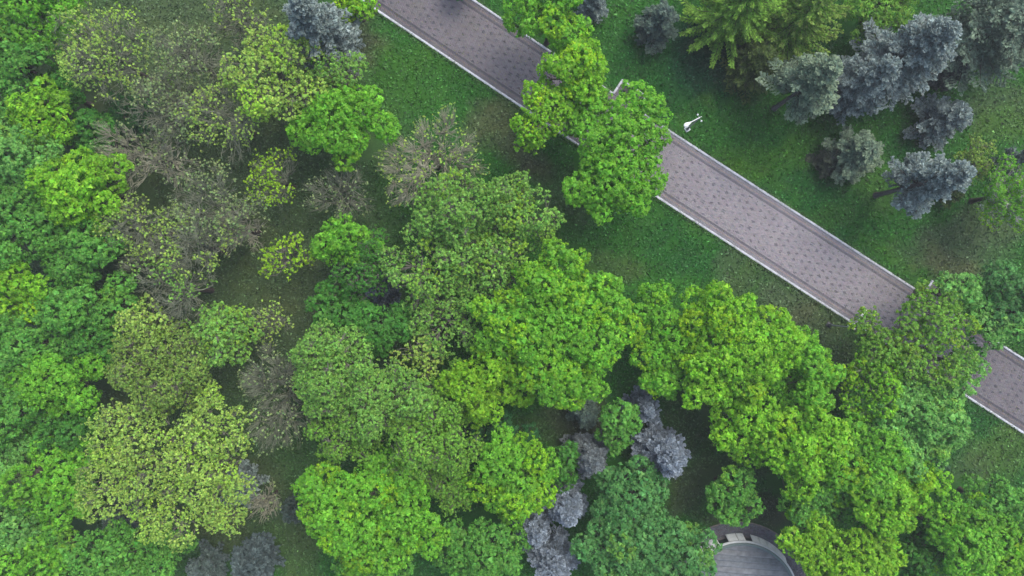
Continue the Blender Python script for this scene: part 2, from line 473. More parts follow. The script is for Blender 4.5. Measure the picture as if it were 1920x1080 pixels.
# ------------------------------------------------------------------ tree builders
TRI = [0]
BARK_D = (0.085, 0.070, 0.062); BARK_G = (0.20, 0.225, 0.155); BARK_P = (0.33, 0.335, 0.245); BARK_W = (0.55, 0.53, 0.50)
COLS = {
 'bright': (0.170, 0.460, 0.035), 'lime': (0.215, 0.500, 0.028), 'yellow': (0.225, 0.480, 0.025), 'green': (0.130, 0.375, 0.055),
 'mid': (0.085, 0.290, 0.040), 'teal': (0.110, 0.320, 0.085), 'dark': (0.045, 0.180, 0.055), 'pale': (0.185, 0.460, 0.095),
 'olive': (0.185, 0.410, 0.050), 'bud': (0.370, 0.570, 0.110), 'budgreen': (0.215, 0.455, 0.080), 'budgrey': (0.27, 0.38, 0.15),
 'budyellow': (0.34, 0.60, 0.035), 'oliveyel': (0.23, 0.38, 0.07),
}
def noisy(rng, D, amp=0.16, nf=5, lo=1.5, hi=5.0):
    f = rng.normal(size=(nf, 3)); f = nrm(f) * rng.uniform(lo, hi, (nf, 1)); ph = rng.uniform(0, 6.28, nf)
    return 1 + amp * np.sin(D @ f.T + ph).sum(1) / math.sqrt(nf)

def make_lobes(rng, Rx, Ry, h, zc, Rz, nl=None, lob=(0.21, 0.38)):
    R = (Rx + Ry) / 2
    n = nl or int(8 + R * 2.4)
    i = np.arange(n)
    rr = np.sqrt((i + 0.4) / n) * 0.86 * rng.uniform(0.78, 1.14, n)
    an = i * 2.399963 + rng.uniform(0, 6.28) + rng.normal(size=n) * 0.25
    lr = R * rng.uniform(lob[0], lob[1], n) * np.where(rr > .55, 0.85, 1.0)
    z = zc + Rz * np.sqrt(np.clip(1 - rr ** 2, 0, 1)) * rng.uniform(0.35, 1.0, n) - lr * 0.5
    return np.stack([rr * Rx * np.cos(an), rr * Ry * np.sin(an), z, lr], 1)

def lobe_points(rng, L, spacing, shell=1.0, under=0.35):
    P, N, I = [], [], []
    for k, (x, y, z, r) in enumerate(L):
        n = int(4 * math.pi * r * r / spacing ** 2 * 1.05)
        D = nrm(rng.normal(size=(n, 3)))
        keep = (D[:, 2] > -0.35) | (rng.random(n) < under)
        D = D[keep]
        rad = r * noisy(rng, D, 0.13) * noisy(rng, D, 0.13, 6, 5, 11) * shell
        p = np.array([x, y, z]) + D * rad[:, None] * np.array([1, 1, 0.85])
        ok = np.ones(len(p), bool)
        for j, (x2, y2, z2, r2) in enumerate(L):
            if j == k: continue
            q = (p - np.array([x2, y2, z2])) / np.array([1, 1, 0.85])
            ok &= (q ** 2).sum(1) > (r2 * 0.93 * shell) ** 2
        P.append(p[ok]); N.append(D[ok]); I.append(np.full(ok.sum(), k))
    return np.concatenate(P), np.concatenate(N), np.concatenate(I)

def leaf_clumps(rng, P, N, lobe, base, m, rc, size, yel=0.0, var=0.19, hue=0.15, nl=0):
    n = len(P)
    r = rng.uniform(rc[0], rc[1], n)
    D = nrm(rng.normal(size=(n, m, 3)) + 0.9 * N[:, None] + np.array([0, 0, 0.55]))
    pos = P[:, None] + D * (r[:, None] * rng.uniform(0.45, 1.0, (n, m)))[..., None]
    nn = nrm(D + 0.55 * rng.normal(size=(n, m, 3)) + np.array([0, 0, 0.5]))
    sz = rng.uniform(size[0], size[1], (n, m))
    V = leaf_tris(rng, pos.reshape(-1, 3), nn.reshape(-1, 3), sz.ravel() * 1.12, 0.56)
    base = np.array(base)
    lobe_y = (rng.random(nl) < yel) * rng.uniform(0.4, 1.0, nl) if nl else np.zeros(1)
    lobe_v = rng.uniform(0.86, 1.12, max(nl, 1))
    cy = np.clip((lobe_y[lobe] if nl else 0) + rng.normal(size=n) * hue, 0, 1)
    cv = (lobe_v[lobe] if nl else 1) * (1 + rng.normal(size=n) * var * 0.5)
    yc = np.stack([np.minimum(base[0] * 1.6, base[1] * 0.66), base[1] * 1.15, base[2] * 0.55])
    c = base[None] * (1 - cy[:, None]) + yc[None] * cy[:, None]
    c = c * cv[:, None]
    c = np.repeat(c, m, 0) * (1 + rng.normal(size=(n * m, 1)) * var)
    c[:, 0] *= 1 + rng.normal(size=n * m) * 0.12
    return V, np.clip(c, 0.004, 0.85)

def skeleton(rng, tips, fork, h, counts, radii, f=(0.30, 0.58, 0.82), jit=0.10, tip_r=0.012, twig_r=0.026, limb_k=6):
    """trunk, limbs and twigs reaching every tip; returns trunk and branch geometry"""
    F0 = np.array([0, 0, fork])
    prev = F0[None]; prev_r = np.array([radii[0]])
    A, B, RA, RB = [], [], [], []
    for lv, c in enumerate(counts):
        c = min(c, len(tips))
        sel = tips[rng.choice(len(tips), c, replace=False)]
        v = sel - F0
        nd = F0 + v * np.array([f[lv], f[lv], f[lv] ** 0.8])
        nd = nd + rng.normal(size=nd.shape) * jit * np.linalg.norm(v, axis=1, keepdims=True) * 0.35
        d = np.linalg.norm(nd[:, None] - prev[None], axis=2); pi = d.argmin(1)
        r1 = np.full(c, radii[lv + 1])
        mid = (prev[pi] + nd) / 2 + rng.normal(size=nd.shape) * np.linalg.norm(nd - prev[pi], axis=1, keepdims=True) * 0.09
        rm = (prev_r[pi] * 0.8 + r1) / 2
        A += [prev[pi], mid]; B += [mid, nd]; RA += [np.minimum(prev_r[pi] * 0.85, r1 * 1.9), rm]; RB += [rm, r1]
        prev, prev_r = nd, r1
    big = (np.concatenate(A), np.concatenate(B), np.concatenate(RA), np.concatenate(RB))
    # twigs
    pi = np.empty(len(tips), int)
    for a in range(0, len(tips), 2000):
        pi[a:a + 2000] = np.linalg.norm(tips[a:a + 2000, None] - prev[None], axis=2).argmin(1)
    st = prev[pi]; v = tips - st
    mid = st + v * 0.5 + rng.normal(size=v.shape) * np.linalg.norm(v, axis=1, keepdims=True) * 0.08
    tw = (np.concatenate([st, mid]), np.concatenate([mid, tips]), np.concatenate([np.full(len(tips), twig_r), np.full(len(tips), (twig_r + tip_r) / 2)]),
          np.concatenate([np.full(len(tips), (twig_r + tip_r) / 2), np.full(len(tips), tip_r)]))
    return big, tw

def trunk_mesh(rng, h, r0, r1, lean, col):
    k = 9; zs = np.array([-0.15, 0.0, 0.35, 1.0, h * 0.5, h])
    rs = np.interp(zs, [-.15, 0, .35, h], [r0 * 1.5, r0 * 1.35, r0 * 1.05, r1])
    cx = np.interp(zs, [0, h], [0, lean[0]]); cy = np.interp(zs, [0, h], [0, lean[1]])
    an = np.arange(k) * 2 * np.pi / k
    V = np.concatenate([np.stack([cx[i] + rs[i] * np.cos(an) * (1 + rng.normal(size=k) * .05), cy[i] + rs[i] * np.sin(an), np.full(k, zs[i])], 1) for i in range(len(zs))])
    F = [(r * k + j, r * k + (j + 1) % k, (r + 1) * k + (j + 1) % k, (r + 1) * k + j) for r in range(len(zs) - 1) for j in range(k)]
    return mesh_idx('trunk', V, F, M_BARK, np.tile(np.array(col), (len(V), 1)), True)

def tree_root(name, loc, label, cat, group):
    return put(name, None, loc=tuple(float(v) for v in loc), label=label, cat=cat, group=group)

def broadleaf(seed, cx, cy, rx, ry, h, colour, label, style='dense', yel=0.0, lobes=None, name='maple_tree', group=None, bark=BARK_D, dens=1.0, leaf=1.0, gaps=0.38):
    rng = np.random.default_rng(seed)
    zc = h * (0.50 if style == 'dense' else 0.58)
    base = W(cx, cy, zc); base[2] = 0
    k = (H - zc * 1.08) / H / S
    k *= 1.01 if style == 'dense' else 1.05
    Rx, Ry = rx * k, ry * k
    R = (Rx + Ry) / 2
    Rz = min(h * 0.46, R * 1.1)
    root = tree_root(name, (base[0], base[1], 0), label, 'tree', group)
    if lobes is None:
        L = make_lobes(rng, Rx, Ry, h, zc, Rz)
    else:
        L = []
        for (lx, ly, lr) in lobes:     # own big masses, each broken into lobes
            wx, wy = (lx - cx) * k, -(ly - cy) * k
            sub = make_lobes(rng, lr * k, lr * k, h, zc, min(h * .38, lr * k * .95))
            sub[:, 0] += wx; sub[:, 1] += wy
            L.append(sub)
        L = np.concatenate(L)
    fork = max(1.5, h * 0.28)
    if style == 'dense':
        P, N, I = lobe_points(rng, L, 0.475 / math.sqrt(dens))
        V1, C1 = leaf_clumps(rng, P, N, I, COLS[colour], 15, (0.16, 0.40), (0.11 * leaf, 0.215 * leaf), yel, 0.20, 0.10, len(L))
        P2, N2, I2 = lobe_points(rng, L, 0.85, 0.74)
        V2, C2 = leaf_clumps(rng, P2, N2, I2, COLS[colour], 6, (0.3, 0.6), (0.26, 0.42), 0, 0.2, 0.08, len(L))
        V = np.concatenate([V1, V2]); C = np.concatenate([C1, C2])
        tips = P[rng.choice(len(P), min(len(P), 260), replace=False)]
        big, tw = skeleton(rng, tips, fork, h, (6, 24), (0.17, 0.10, 0.06), (0.35, 0.68))
        bcol = bark
    elif style == 'bud':
        P, N, I = lobe_points(rng, L, 0.42 / math.sqrt(dens), 1.0, 0.25)
        P = P + rng.normal(size=P.shape) * 0.12
        pk = (vnoise(P[:, 0] + seed, P[:, 1] - seed, 2.2, seed, 3) + rng.normal(size=len(P)) * .10) > gaps
        P, N, I = P[pk], N[pk], I[pk]
        V, C = leaf_clumps(rng, P, N, I, COLS[colour], 8, (0.08, 0.24), (0.11 * leaf, 0.21 * leaf), yel, 0.2, 0.12, len(L))
        P2, N2, I2 = lobe_points(rng, L, 0.75 / math.sqrt(dens), 0.68)
        V2, C2 = leaf_clumps(rng, P2, N2, I2, COLS[colour], 5, (0.12, 0.25), (0.12, 0.20), yel, 0.2, 0.12, len(L))
        V = np.concatenate([V, V2]); C = np.concatenate([C, C2]) 
        tips = P[rng.choice(len(P), min(len(P), 1400), replace=False)]
        big, tw = skeleton(rng, tips, fork, h, (7, 40, 200), (0.16, 0.09, 0.05, 0.03), (0.32, 0.60, 0.84), twig_r=0.020, tip_r=0.010)
        bcol = bark
    elif style == 'sparse':
        P, N, I = lobe_points(rng, L, 0.50 / math.sqrt(dens), 1.0, 0.15)
        P = P + rng.normal(size=P.shape) * 0.25
        gapf = vnoise(P[:, 0] + seed, P[:, 1], 1.8, seed, 2)
        kk = gapf > 0.40
        V, C = leaf_clumps(rng, P[kk], N[kk], I[kk], COLS[colour], 5, (0.06, 0.17), (0.10 * leaf, 0.18 * leaf), yel, 0.22, 0.12, len(L))
        P2, _, _ = lobe_points(rng, L, 0.55, 0.8, 0.2)
        tips = np.concatenate([P, P2]); tips = tips[rng.permutation(len(tips))[:1200]]
        big, tw = skeleton(rng, tips, fork, h, (7, 50, 260), (0.15, 0.09, 0.05, 0.03), (0.30, 0.58, 0.82), twig_r=0.018, tip_r=0.009)
        bcol = bark
    else:   # bare
        P, N, I = lobe_points(rng, L, 0.46 / math.sqrt(dens), 1.0, 0.15)
        P2, N2, I2 = lobe_points(rng, L, 0.52 / math.sqrt(dens), 0.72, 0.2)
        kk = rng.random(len(P)) < 0.35
        V, C = leaf_clumps(rng, P[kk], N[kk], I[kk], COLS[colour], 4, (0.03, 0.14), (0.10, 0.19), 0, 0.22, 0.12, len(L))
        tips = np.concatenate([P, P2]); tips = tips[rng.permutation(len(tips))[:4200]]
        big, tw = skeleton(rng, tips, fork, h, (6, 44, 330), (0.15, 0.09, 0.055, 0.034), (0.25, 0.50, 0.72), jit=.06, twig_r=0.018, tip_r=0.009)
        bcol = bark
    put('trunk', trunk_mesh(rng, fork + 0.3, 0.26 if h > 8 else 0.14, 0.17 if h > 8 else 0.09, (0, 0), BARK_D), parent=root)
    Vb, Fb = tubes(big[0], big[1], big[2], big[3], 5)
    Vt, Ft = tubes(tw[0], tw[1], tw[2], tw[3], 3)
    cb = bark_tint(rng, len(Vb), np.array(bcol) * 0.9, 10); ct = bark_tint(rng, len(Vt), bcol, 6, 0.35)
    put('branches', mesh_idx('branches', np.concatenate([Vb, Vt]), np.concatenate([Fb, Ft + len(Vb)]), M_BARK, np.concatenate([cb, ct])), parent=root, kind='stuff')
    put('crown' if style != 'bare' else 'buds', mesh_poly('crown', V, 3, M_LEAF, C), parent=root, kind='stuff')
    TRI[0] += len(V) + (len(Fb) + len(Ft)) * 2
    return root

def conifer(seed, cx, cy, R, h, colour, label, tip=None, zb=0.08, lift=0.12, droop=0.30, name='blue_spruce', cat='tree', group='blue spruces', at_base=False, shape=0.62,
            shoot=(0.24, 0.46), width=0.22, dens=1.0, barkc=(0.12, 0.11, 0.11), whorl=0.55, tuft=0.85, nbr=(7, 11), gap=0.0):
    """layered boughs, each with side twigs carrying needle shoots; R in metres"""
    rng = np.random.default_rng(seed)
    base = W(cx, cy, 0 if at_base else h * 0.45); base[2] = 0
    root = tree_root(name, base, label, cat, group)
    z0 = h * zb; gap_dir = math.atan2(-base[1], -base[0])
    nlev = max(5, int((h - z0) / whorl))
    P, D, T, C = [], [], [], []
    bA, bB, bra, brb = [], [], [], []
    colour = np.array(colour); tipc = np.array(tip) if tip is not None else colour * 1.35
    for li in range(nlev):
        fz = (li + rng.random() * 0.5) / nlev
        z = z0 + (h - z0) * fz
        env = R * (1 - fz) ** shape * (0.62 + 0.38 * min(1, fz * 4 + .4))
        nb = int(rng.integers(*nbr)) if env > 0.8 else 6
        a0 = rng.random() * 6.28
        for b in range(nb):
            Lb = max(0.3, env * (0.55 + 0.85 * rng.random() ** 1.5))
            az = a0 + b * 6.28 / nb + rng.normal() * 0.18
            if gap and fz < 0.55 and math.cos(az - gap_dir) > math.cos(math.radians(gap)): continue
            d = np.array([math.cos(az), math.sin(az), 0]); sd = np.array([-d[1], d[0], 0])
            tt = np.array([0, .35, .7, 1.0])
            line = lambda t: np.array([0, 0, z]) + d * (Lb * t)[:, None] + np.array([0, 0, 1.0]) * ((-droop * t + lift * t * t * 1.6) * Lb)[:, None]
            pts = line(tt)
            bA.append(pts[:-1]); bB.append(pts[1:]); rr = 0.035 * (0.4 + Lb / 4); bra.append(rr * np.array([1, .75, .5])); brb.append(rr * np.array([.75, .5, .25]))
            n = int(max(8, Lb * 42 * dens))
            t = rng.uniform(0.12, 1.0, n) ** 0.75
            side = rng.choice([-1.0, 1.0], n)
            # side twigs leave the bough in discrete sprays
            ns = max(3, int(Lb * 2.6)); t = (np.floor(t * ns) + 0.5 + rng.normal(size=n) * 0.16) / ns
            off = rng.random(n) ** 0.8 * (0.10 + 0.34 * Lb * (1 - t * 0.75)).clip(.08, 1.3) * tuft
            p = line(t) + sd * (off * side)[:, None] + d * (off * 0.45)[:, None]
            p = p + d * (off * 0.35)[:, None]; p[:, 2] += -off * 0.15 + rng.normal(size=n) * 0.05
            dd = nrm(d[None] * 0.75 + sd[None] * (side * (0.35 + 0.5 * (off > 0.2)))[:, None] + np.array([0, 0, 1.0]) * rng.uniform(-0.1, 0.55, n)[:, None] + rng.normal(size=(n, 3)) * 0.2)
            P.append(p); D.append(dd)
            tipness = np.clip(t * 0.8 + off / (0.1 + 0.4 * Lb) * 0.35 - 0.35 + rng.normal(size=n) * 0.2, 0, 1)[:, None]
            C.append((colour[None] * (1 - tipness) + tipc[None] * tipness) * (1 + rng.normal(size=(n, 1)) * 0.20))
    P = np.concatenate(P); D = np.concatenate(D); C = np.concatenate(C)
    Nn = nrm(rng.normal(size=D.shape) * 0.6 + np.array([0, 0, 1.0]))
    Nn = nrm(Nn - (Nn * D).sum(1, keepdims=True) * D)
    sz = rng.uniform(shoot[0], shoot[1], len(P))
    V1 = leaf_tris(rng, P, Nn, sz * 1.1, width * 1.35, tdir=D)
    N2 = np.cross(Nn, D)
    V2 = leaf_tris(rng, P, N2, sz, width * 1.1, tdir=D)
    # needles: shoots crossed
    V = np.concatenate([V1, V2]); C = np.clip(np.concatenate([C, C * 0.9]), 0.004, .8)
    A = np.concatenate(bA); B = np.concatenate(bB)
    Vb, Fb = tubes(A, B, np.concatenate(bra), np.concatenate(brb), 3)
    tr = 0.05 + h * 0.014
    put('trunk', trunk_mesh(rng, h * 0.97, tr, 0.03, (0, 0), barkc), parent=root)
    put('branches', mesh_idx('branches', Vb, Fb, M_BARK, bark_tint(rng, len(Vb), BARK_D)), parent=root, kind='stuff')
    put('crown', mesh_poly('crown', V, 3, M_NEEDLE, C), parent=root, kind='stuff')
    TRI[0] += len(V) + len(Fb) * 2
    return root

BLUE = (0.170, 0.235, 0.215); BLUE_T = (0.41, 0.50, 0.475); LAV = (0.155, 0.20, 0.235); LAV_T = (0.36, 0.43, 0.50)
GREYG = (0.165, 0.25, 0.17); GREYG_T = (0.36, 0.47, 0.29); GDIM = (0.11, 0.17, 0.145); GDIM_T = (0.17, 0.24, 0.20)
G_LEFT = 'dense maples of the left edge wood'; G_CHAIN = 'bright maples in the wood below the path'; G_SP = 'half bare trees of the open grove'
# style, cx, cy, rx, ry, height, colour, yellow, label, extra
TREES = [
 # ---- left edge wood
 ('dense', 70, 15, 120, 62, 14, 'bright', .1, 'bright green tree in the extreme top left corner', G_LEFT, {}),
 ('dense', 30, 120, 90, 62, 13, 'green', .1, 'mid green tree at the left edge just under the top left corner tree', G_LEFT, {}),
 ('dense', 120, 175, 50, 45, 9, 'mid', .0, 'small dim green tree under the budding tree with the visible dark fork, top left', G_LEFT, {}),
 ('dense', 90, 222, 62, 58, 15, 'lime', .15, 'small lime crown standing out at the left edge, above the soft green fine leaved one', G_LEFT, {}),
 ('dense', 45, 300, 95, 85, 13, 'pale', .1, 'soft green fine leaved tree at the left edge, level with the pinkish bare tree', G_LEFT, {'leaf': .85}),
 ('dense', 185, 262, 50, 55, 9, 'mid', .0, 'low dull green tree left of the pinkish bare tree', G_LEFT, {}),
 ('dense', 165, 355, 98, 72, 14, 'lime', .1, 'wide yellowish green crown directly below left of the pinkish bare tree', G_LEFT, {}),
 ('dense', 50, 420, 95, 80, 14, 'green', .1, 'green tree at the left edge below the soft green fine leaved one', G_LEFT, {}),
 ('dense', 165, 468, 88, 72, 12, 'green', .1, 'green crown left of the grey budding thicket, second inward from the left edge', G_LEFT, {}),
 ('dense', 35, 545, 82, 72, 14, 'lime', .1, 'yellowish green crown at the left edge halfway down the photo', G_LEFT, {}),
 ('dense', 170, 570, 82, 72, 12, 'green', .15, 'deep green crown facing the open brown grove, halfway down the left wood', G_LEFT, {}),
 ('dense', 60, 645, 90, 78, 13, 'green', .0, 'cooler green crown at the left edge below the halfway yellowish one', G_LEFT, {}),
 ('dense', 190, 640, 62, 58, 10, 'mid', .0, 'darker low crown left of the dull olive budding tree', G_LEFT, {}),
 ('dense', 125, 715, 95, 62, 14, 'bright', .2, 'bright crown above left of the huge lime budding tree', G_LEFT, {}),
 ('dense', 35, 765, 90, 75, 13, 'green', .0, 'green crown at the left edge, level with the top of the huge lime budding tree', G_LEFT, {}),
 ('dense', 140, 800, 70, 62, 11, 'mid', .0, 'mid green crown touching the upper left of the huge lime budding tree', G_LEFT, {}),
 ('dense', 35, 865, 90, 70, 13, 'pale', .0, 'greyish pale green crown at the left edge beside the huge lime budding tree', G_LEFT, {'leaf': .85}),
 ('dense', 125, 900, 85, 80, 14, 'bright', .1, 'bright green crown touching the lower left of the huge lime budding tree', G_LEFT, {}),
 ('dense', 40, 975, 80, 62, 13, 'pale', .0, 'pale green crown at the left edge near the bottom left corner', G_LEFT, {}),
 ('dense', 60, 1055, 110, 66, 13, 'bright', .0, 'bright green crown filling the bottom left corner', G_LEFT, {}),
 ('dense', 185, 1030, 90, 75, 12, 'green', .1, 'green crown at the bottom edge, second from the bottom left corner', G_LEFT, {'leaf': .85}),
 ('dense', 285, 1030, 75, 65, 11, 'green', .0, 'fine leaved green crown just below the huge lime budding tree', G_LEFT, {'leaf': .85}),
 ('dense', 5, 200, 60, 70, 12, 'green', .0, 'green tree cut by the left edge above the soft green fine leaved one', G_LEFT, {}),
 # ---- open grove, sparse
 ('sparse', 215, 110, 92, 95, 12, 'bud', .1, 'thin yellow budding tree with dark forked limbs near the top left', G_SP, {'dens': 1.25}),
 ('sparse', 450, 35, 66, 55, 10, 'bud', .0, 'thin budding tree at the top edge left of the tall blue spruce', G_SP, {'dens': 1.0}),
 ('sparse', 368, 115, 78, 62, 11, 'budgrey', .1, 'greyish budding crown left of the full pale lime budding tree', G_SP, {'dens': 1.5}),
 ('sparse', 320, 205, 80, 72, 11, 'budgrey', .0, 'faint grey green budding tree above the pinkish bare tree', G_SP, {'dens': 1.3}),
 ('sparse', 430, 225, 80, 68, 11, 'bud', .0, 'yellowish thin tree right of the faint grey budding tree', G_SP, {'dens': 1.3}),
 ('bud', 525, 150, 92, 88, 13, 'bud', .2, 'pale lime budding tree with full crown beside the round vivid maple', G_SP, {'dens': 1.3}),
 ('bud', 635, 150, 58, 62, 11, 'budgreen', .2, 'light green budding crown between the blue spruce and the round vivid maple', G_SP, {'dens': 1.1}),
 ('bare', 275, 290, 98, 62, 11, 'budgrey', .0, 'wide pinkish grey bare tree right of the left edge wood', G_SP, {'bark': BARK_P, 'lobes': [(225, 270, 45), (255, 315, 50), (310, 290, 45), (350, 325, 40)]}),
 ('sparse', 520, 338, 46, 55, 9, 'budyellow', .1, 'small yellow budding tree below left of the round vivid maple', G_SP, {'dens': 2.0}),
 ('bare', 640, 368, 72, 62, 9, 'budgrey', .0, 'grey bare tree directly below the round vivid maple', G_SP, {'bark': BARK_G, 'dens': .8}),
 ('bare', 812, 295, 108, 92, 10, 'bud', .0, 'large bare tree with spoke like twigs on the lawn below the path', G_SP, {'bark': BARK_P, 'lobes': [(830, 268, 62), (785, 325, 72), (865, 315, 52), (745, 300, 40)]}),
 ('sparse', 415, 392, 88, 72, 11, 'budgrey', .0, 'large grey twiggy tree with scattered buds in mid grove', G_SP, {'dens': 1.3}),
 ('sparse', 262, 432, 68, 62, 11, 'bud', .0, 'thin yellowish budding tree beside the left wood, below the pinkish bare tree', G_SP, {'dens': 1.6}),
 ('sparse', 368, 462, 85, 66, 11, 'bud', .0, 'patchy budding tree left of the small lemon yellow tree', G_SP, {'dens': 1.2}),
 ('sparse', 345, 545, 82, 66, 11, 'budgreen', .0, 'twiggy grey tree with green buds, lowest of the grey thicket', G_SP, {'dens': 1.2}),
 ('bare', 290, 480, 60, 50, 9, 'budgrey', .0, 'low grey bare tree inside the thicket beside the left wood', G_SP, {'bark': BARK_G, 'dens': .7}),
 ('bare', 450, 430, 50, 60, 9, 'budgrey', .0, 'pale grey bare tree left of the small lemon yellow tree', G_SP, {'bark': BARK_P, 'dens': .7}),
 ('bud', 536, 487, 42, 46, 10, 'budyellow', .0, 'small lemon yellow round tree in the open grove', G_SP, {'dens': .9}),
 ('dense', 650, 455, 66, 52, 11, 'bright', .2, 'bright green small crown right of the small lemon yellow tree', G_SP, {'dens': .8, 'leaf': .9}),
 ('bud', 690, 500, 68, 66, 9, 'mid', .0, 'dull green crown just above the dark blue spruce in mid grove', G_SP, {'dens': 1.2}),
 ('bud', 285, 615, 60, 60, 10, 'bud', .0, 'light budding crown beside the left wood, above the dull olive tree', G_SP, {'dens': .9}),
 ('bud', 432, 622, 66, 58, 11, 'budgreen', .2, 'clear light green crown above the long grey bare tree', G_SP, {'dens': 1.5, 'leaf': 1.1}),
 ('sparse', 512, 602, 38, 40, 8, 'bud', .0, 'small thin tree at the edge of the brown clearing', G_SP, {'dens': 1.5}),
 ('bud', 315, 690, 108, 82, 11, 'oliveyel', .0, 'wide dull olive tree above the huge lime budding tree', G_SP, {'dens': 1.7, 'leaf': .8}),
 ('bare', 525, 740, 66, 108, 10, 'budgrey', .0, 'tall grey bare tree right of the huge lime budding tree', G_SP, {'bark': BARK_G, 'dens': 1.1}),
 ('bud', 320, 865, 150, 140, 14, 'bud', .15, 'huge lime yellow budding tree in the lower left', G_SP, {'dens': 1.35, 'leaf': .8, 'gaps': .40, 'lobes': [(240, 815, 72), (250, 900, 78), (405, 800, 66), (400, 885, 76), (325, 850, 60), (330, 955, 62), (420, 950, 48)]}),
 ('bare', 498, 940, 38, 42, 6, 'budgrey', .0, 'small pinkish bare bush right of the slate blue spruce, lower left', G_SP, {'bark': BARK_P, 'dens': .7}),
 # ---- centre wood
 ('dense', 650, 238, 98, 74, 13, 'bright', .1, 'round vivid green maple at the upper left lawn edge', None, {}),
 ('bud', 855, 395, 96, 66, 12, 'budgreen', .1, 'light green half leafed crown at the top of the central wood, near the pale stone', 'light green half leafed trees of the central wood', {'dens': 1.5, 'gaps': .43}),
 ('bud', 965, 400, 80, 66, 12, 'budgreen', .2, 'light green half leafed crown facing the lawn below the path', 'light green half leafed trees of the central wood', {'dens': 1.5, 'gaps': .43}),
 ('bud', 815, 500, 86, 76, 11, 'budgreen', .1, 'half leafed crown right of the dark blue spruce in mid grove', 'light green half leafed trees of the central wood', {'dens': 1.4, 'gaps': .44}),
 ('bud', 925, 500, 80, 76, 10.5, 'budgreen', .2, 'half leafed speckled crown at the upper left of the biggest bright maple', 'light green half leafed trees of the central wood', {'dens': 1.4, 'gaps': .44}),
 ('bud', 840, 592, 70, 68, 9.5, 'budgreen', .0, 'speckled half leafed crown left of the biggest bright maple', 'light green half leafed trees of the central wood', {'dens': 1.3, 'leaf': .9, 'gaps': .45}),
 ('dense', 640, 575, 58, 52, 8, 'mid', .0, 'low deep green crown left below the dark blue spruce in mid grove', None, {}),
 ('dense', 712, 612, 66, 58, 10, 'mid', .0, 'round plain green crown under the dark blue spruce in mid grove', None, {'leaf': .75, 'dens': 1.3}),
 ('bud', 790, 672, 52, 44, 10, 'bud', .1, 'small pale budding crown left of the yellow green maple', None, {'dens': 1.0}),
 ('bud', 640, 690, 82, 88, 12, 'budgreen', .0, 'light green fine crown right of the tall grey bare tree', 'fine leaved green trees left of the central maples', {'dens': 2.2, 'leaf': .85}),
 ('bud', 745, 752, 92, 84, 12, 'budgreen', .0, 'fine leaved green crown in the middle of the lower central wood', 'fine leaved green trees left of the central maples', {'dens': 2.4, 'leaf': .85}),
 ('bud', 825, 820, 88, 82, 12, 'olive', .0, 'olive green fine crown above the yellow topped maple', 'fine leaved green trees left of the central maples', {'dens': 2.4, 'leaf': .85}),
 ('bud', 835, 745, 60, 60, 11, 'olive', .0, 'dull green crown just left of the yellow green maple, behind it', 'fine leaved green trees left of the central maples', {'dens': 2.0, 'leaf': .85}),
 ('bud', 845, 900, 62, 52, 9, 'olive', .0, 'brownish olive crown between the yellow topped maple and the yellow tinted one', 'fine leaved green trees left of the central maples', {'dens': 2.0, 'leaf': .8}),
 ('bud', 650, 800, 70, 60, 10, 'olive', .0, 'dull green fine crown above the yellow topped maple, near the long bare tree', 'fine leaved green trees left of the central maples', {'dens': 2.0, 'leaf': .8}),
 ('dense', 700, 950, 145, 110, 14, 'bright', .25, 'large round yellow topped maple at the bottom, left of centre', G_CHAIN, {'lobes': [(635, 930, 72), (660, 960, 75), (740, 910, 72), (780, 980, 68), (700, 1005, 80), (600, 905, 35)]}),
 ('dense', 690, 1060, 82, 45, 9, 'green', .2, 'low green crown at the bottom edge under the yellow topped maple', G_CHAIN, {}),
 ('dense', 1045, 615, 150, 155, 16.5, 'bright', .30, 'biggest bright green maple in the centre of the wood', G_CHAIN, {'lobes': [(960, 610, 75), (1040, 560, 80), (1010, 660, 85), (1105, 620, 82), (1120, 560, 60), (1060, 700, 70), (1050, 505, 52), (1000, 545, 55)]}),
 ('dense', 912, 715, 76, 80, 13, 'yellow', .0, 'yellow green maple on the left flank of the biggest bright maple', G_CHAIN, {}),
 ('dense', 1240, 645, 68, 112, 11, 'bright', .1, 'upright bright maple between the biggest maple and the wide lime one', G_CHAIN, {'lobes': [(1225, 585, 55), (1235, 645, 62), (1240, 700, 50)]}),
 ('dense', 1375, 640, 112, 100, 15.5, 'lime', .15, 'wide lime green maple facing the path, right of centre', G_CHAIN, {'lobes': [(1340, 600, 72), (1370, 680, 80), (1420, 640, 75), (1320, 700, 60)]}),
 ('dense', 1495, 705, 66, 85, 11, 'bright', .1, 'shaded green crown on the right flank of the wide lime maple', G_CHAIN, {}),
 ('dense', 1390, 790, 82, 72, 11, 'lime', .15, 'lime crown below the wide lime maple, left side of the chain', G_CHAIN, {}),
 ('dense', 1490, 830, 88, 82, 15, 'lime', .1, 'lime crown in the middle of the chain of maples, lower right', G_CHAIN, {}),
 ('dense', 1590, 860, 92, 82, 12, 'bright', .15, 'bright crown right of the middle of the maple chain', G_CHAIN, {}),
 ('dense', 1520, 925, 88, 66, 9.5, 'green', .1, 'green crown above the bright yellow green corner maple', G_CHAIN, {}),
 ('dense', 1640, 930, 78, 62, 14.5, 'lime', .4, 'yellowish crown at the lower end of the maple chain', G_CHAIN, {}),
 ('dense', 1695, 890, 62, 62, 12, 'lime', .3, 'ragged lime crown beside the small dark bush on the lower right lawn', G_CHAIN, {}),
 ('dense', 1570, 1035, 118, 76, 14, 'yellow', .0, 'bright yellow green maple beside the round flat roof', G_CHAIN, {'lobes': [(1510, 1010, 52), (1560, 1050, 72), (1620, 1030, 68)]}),
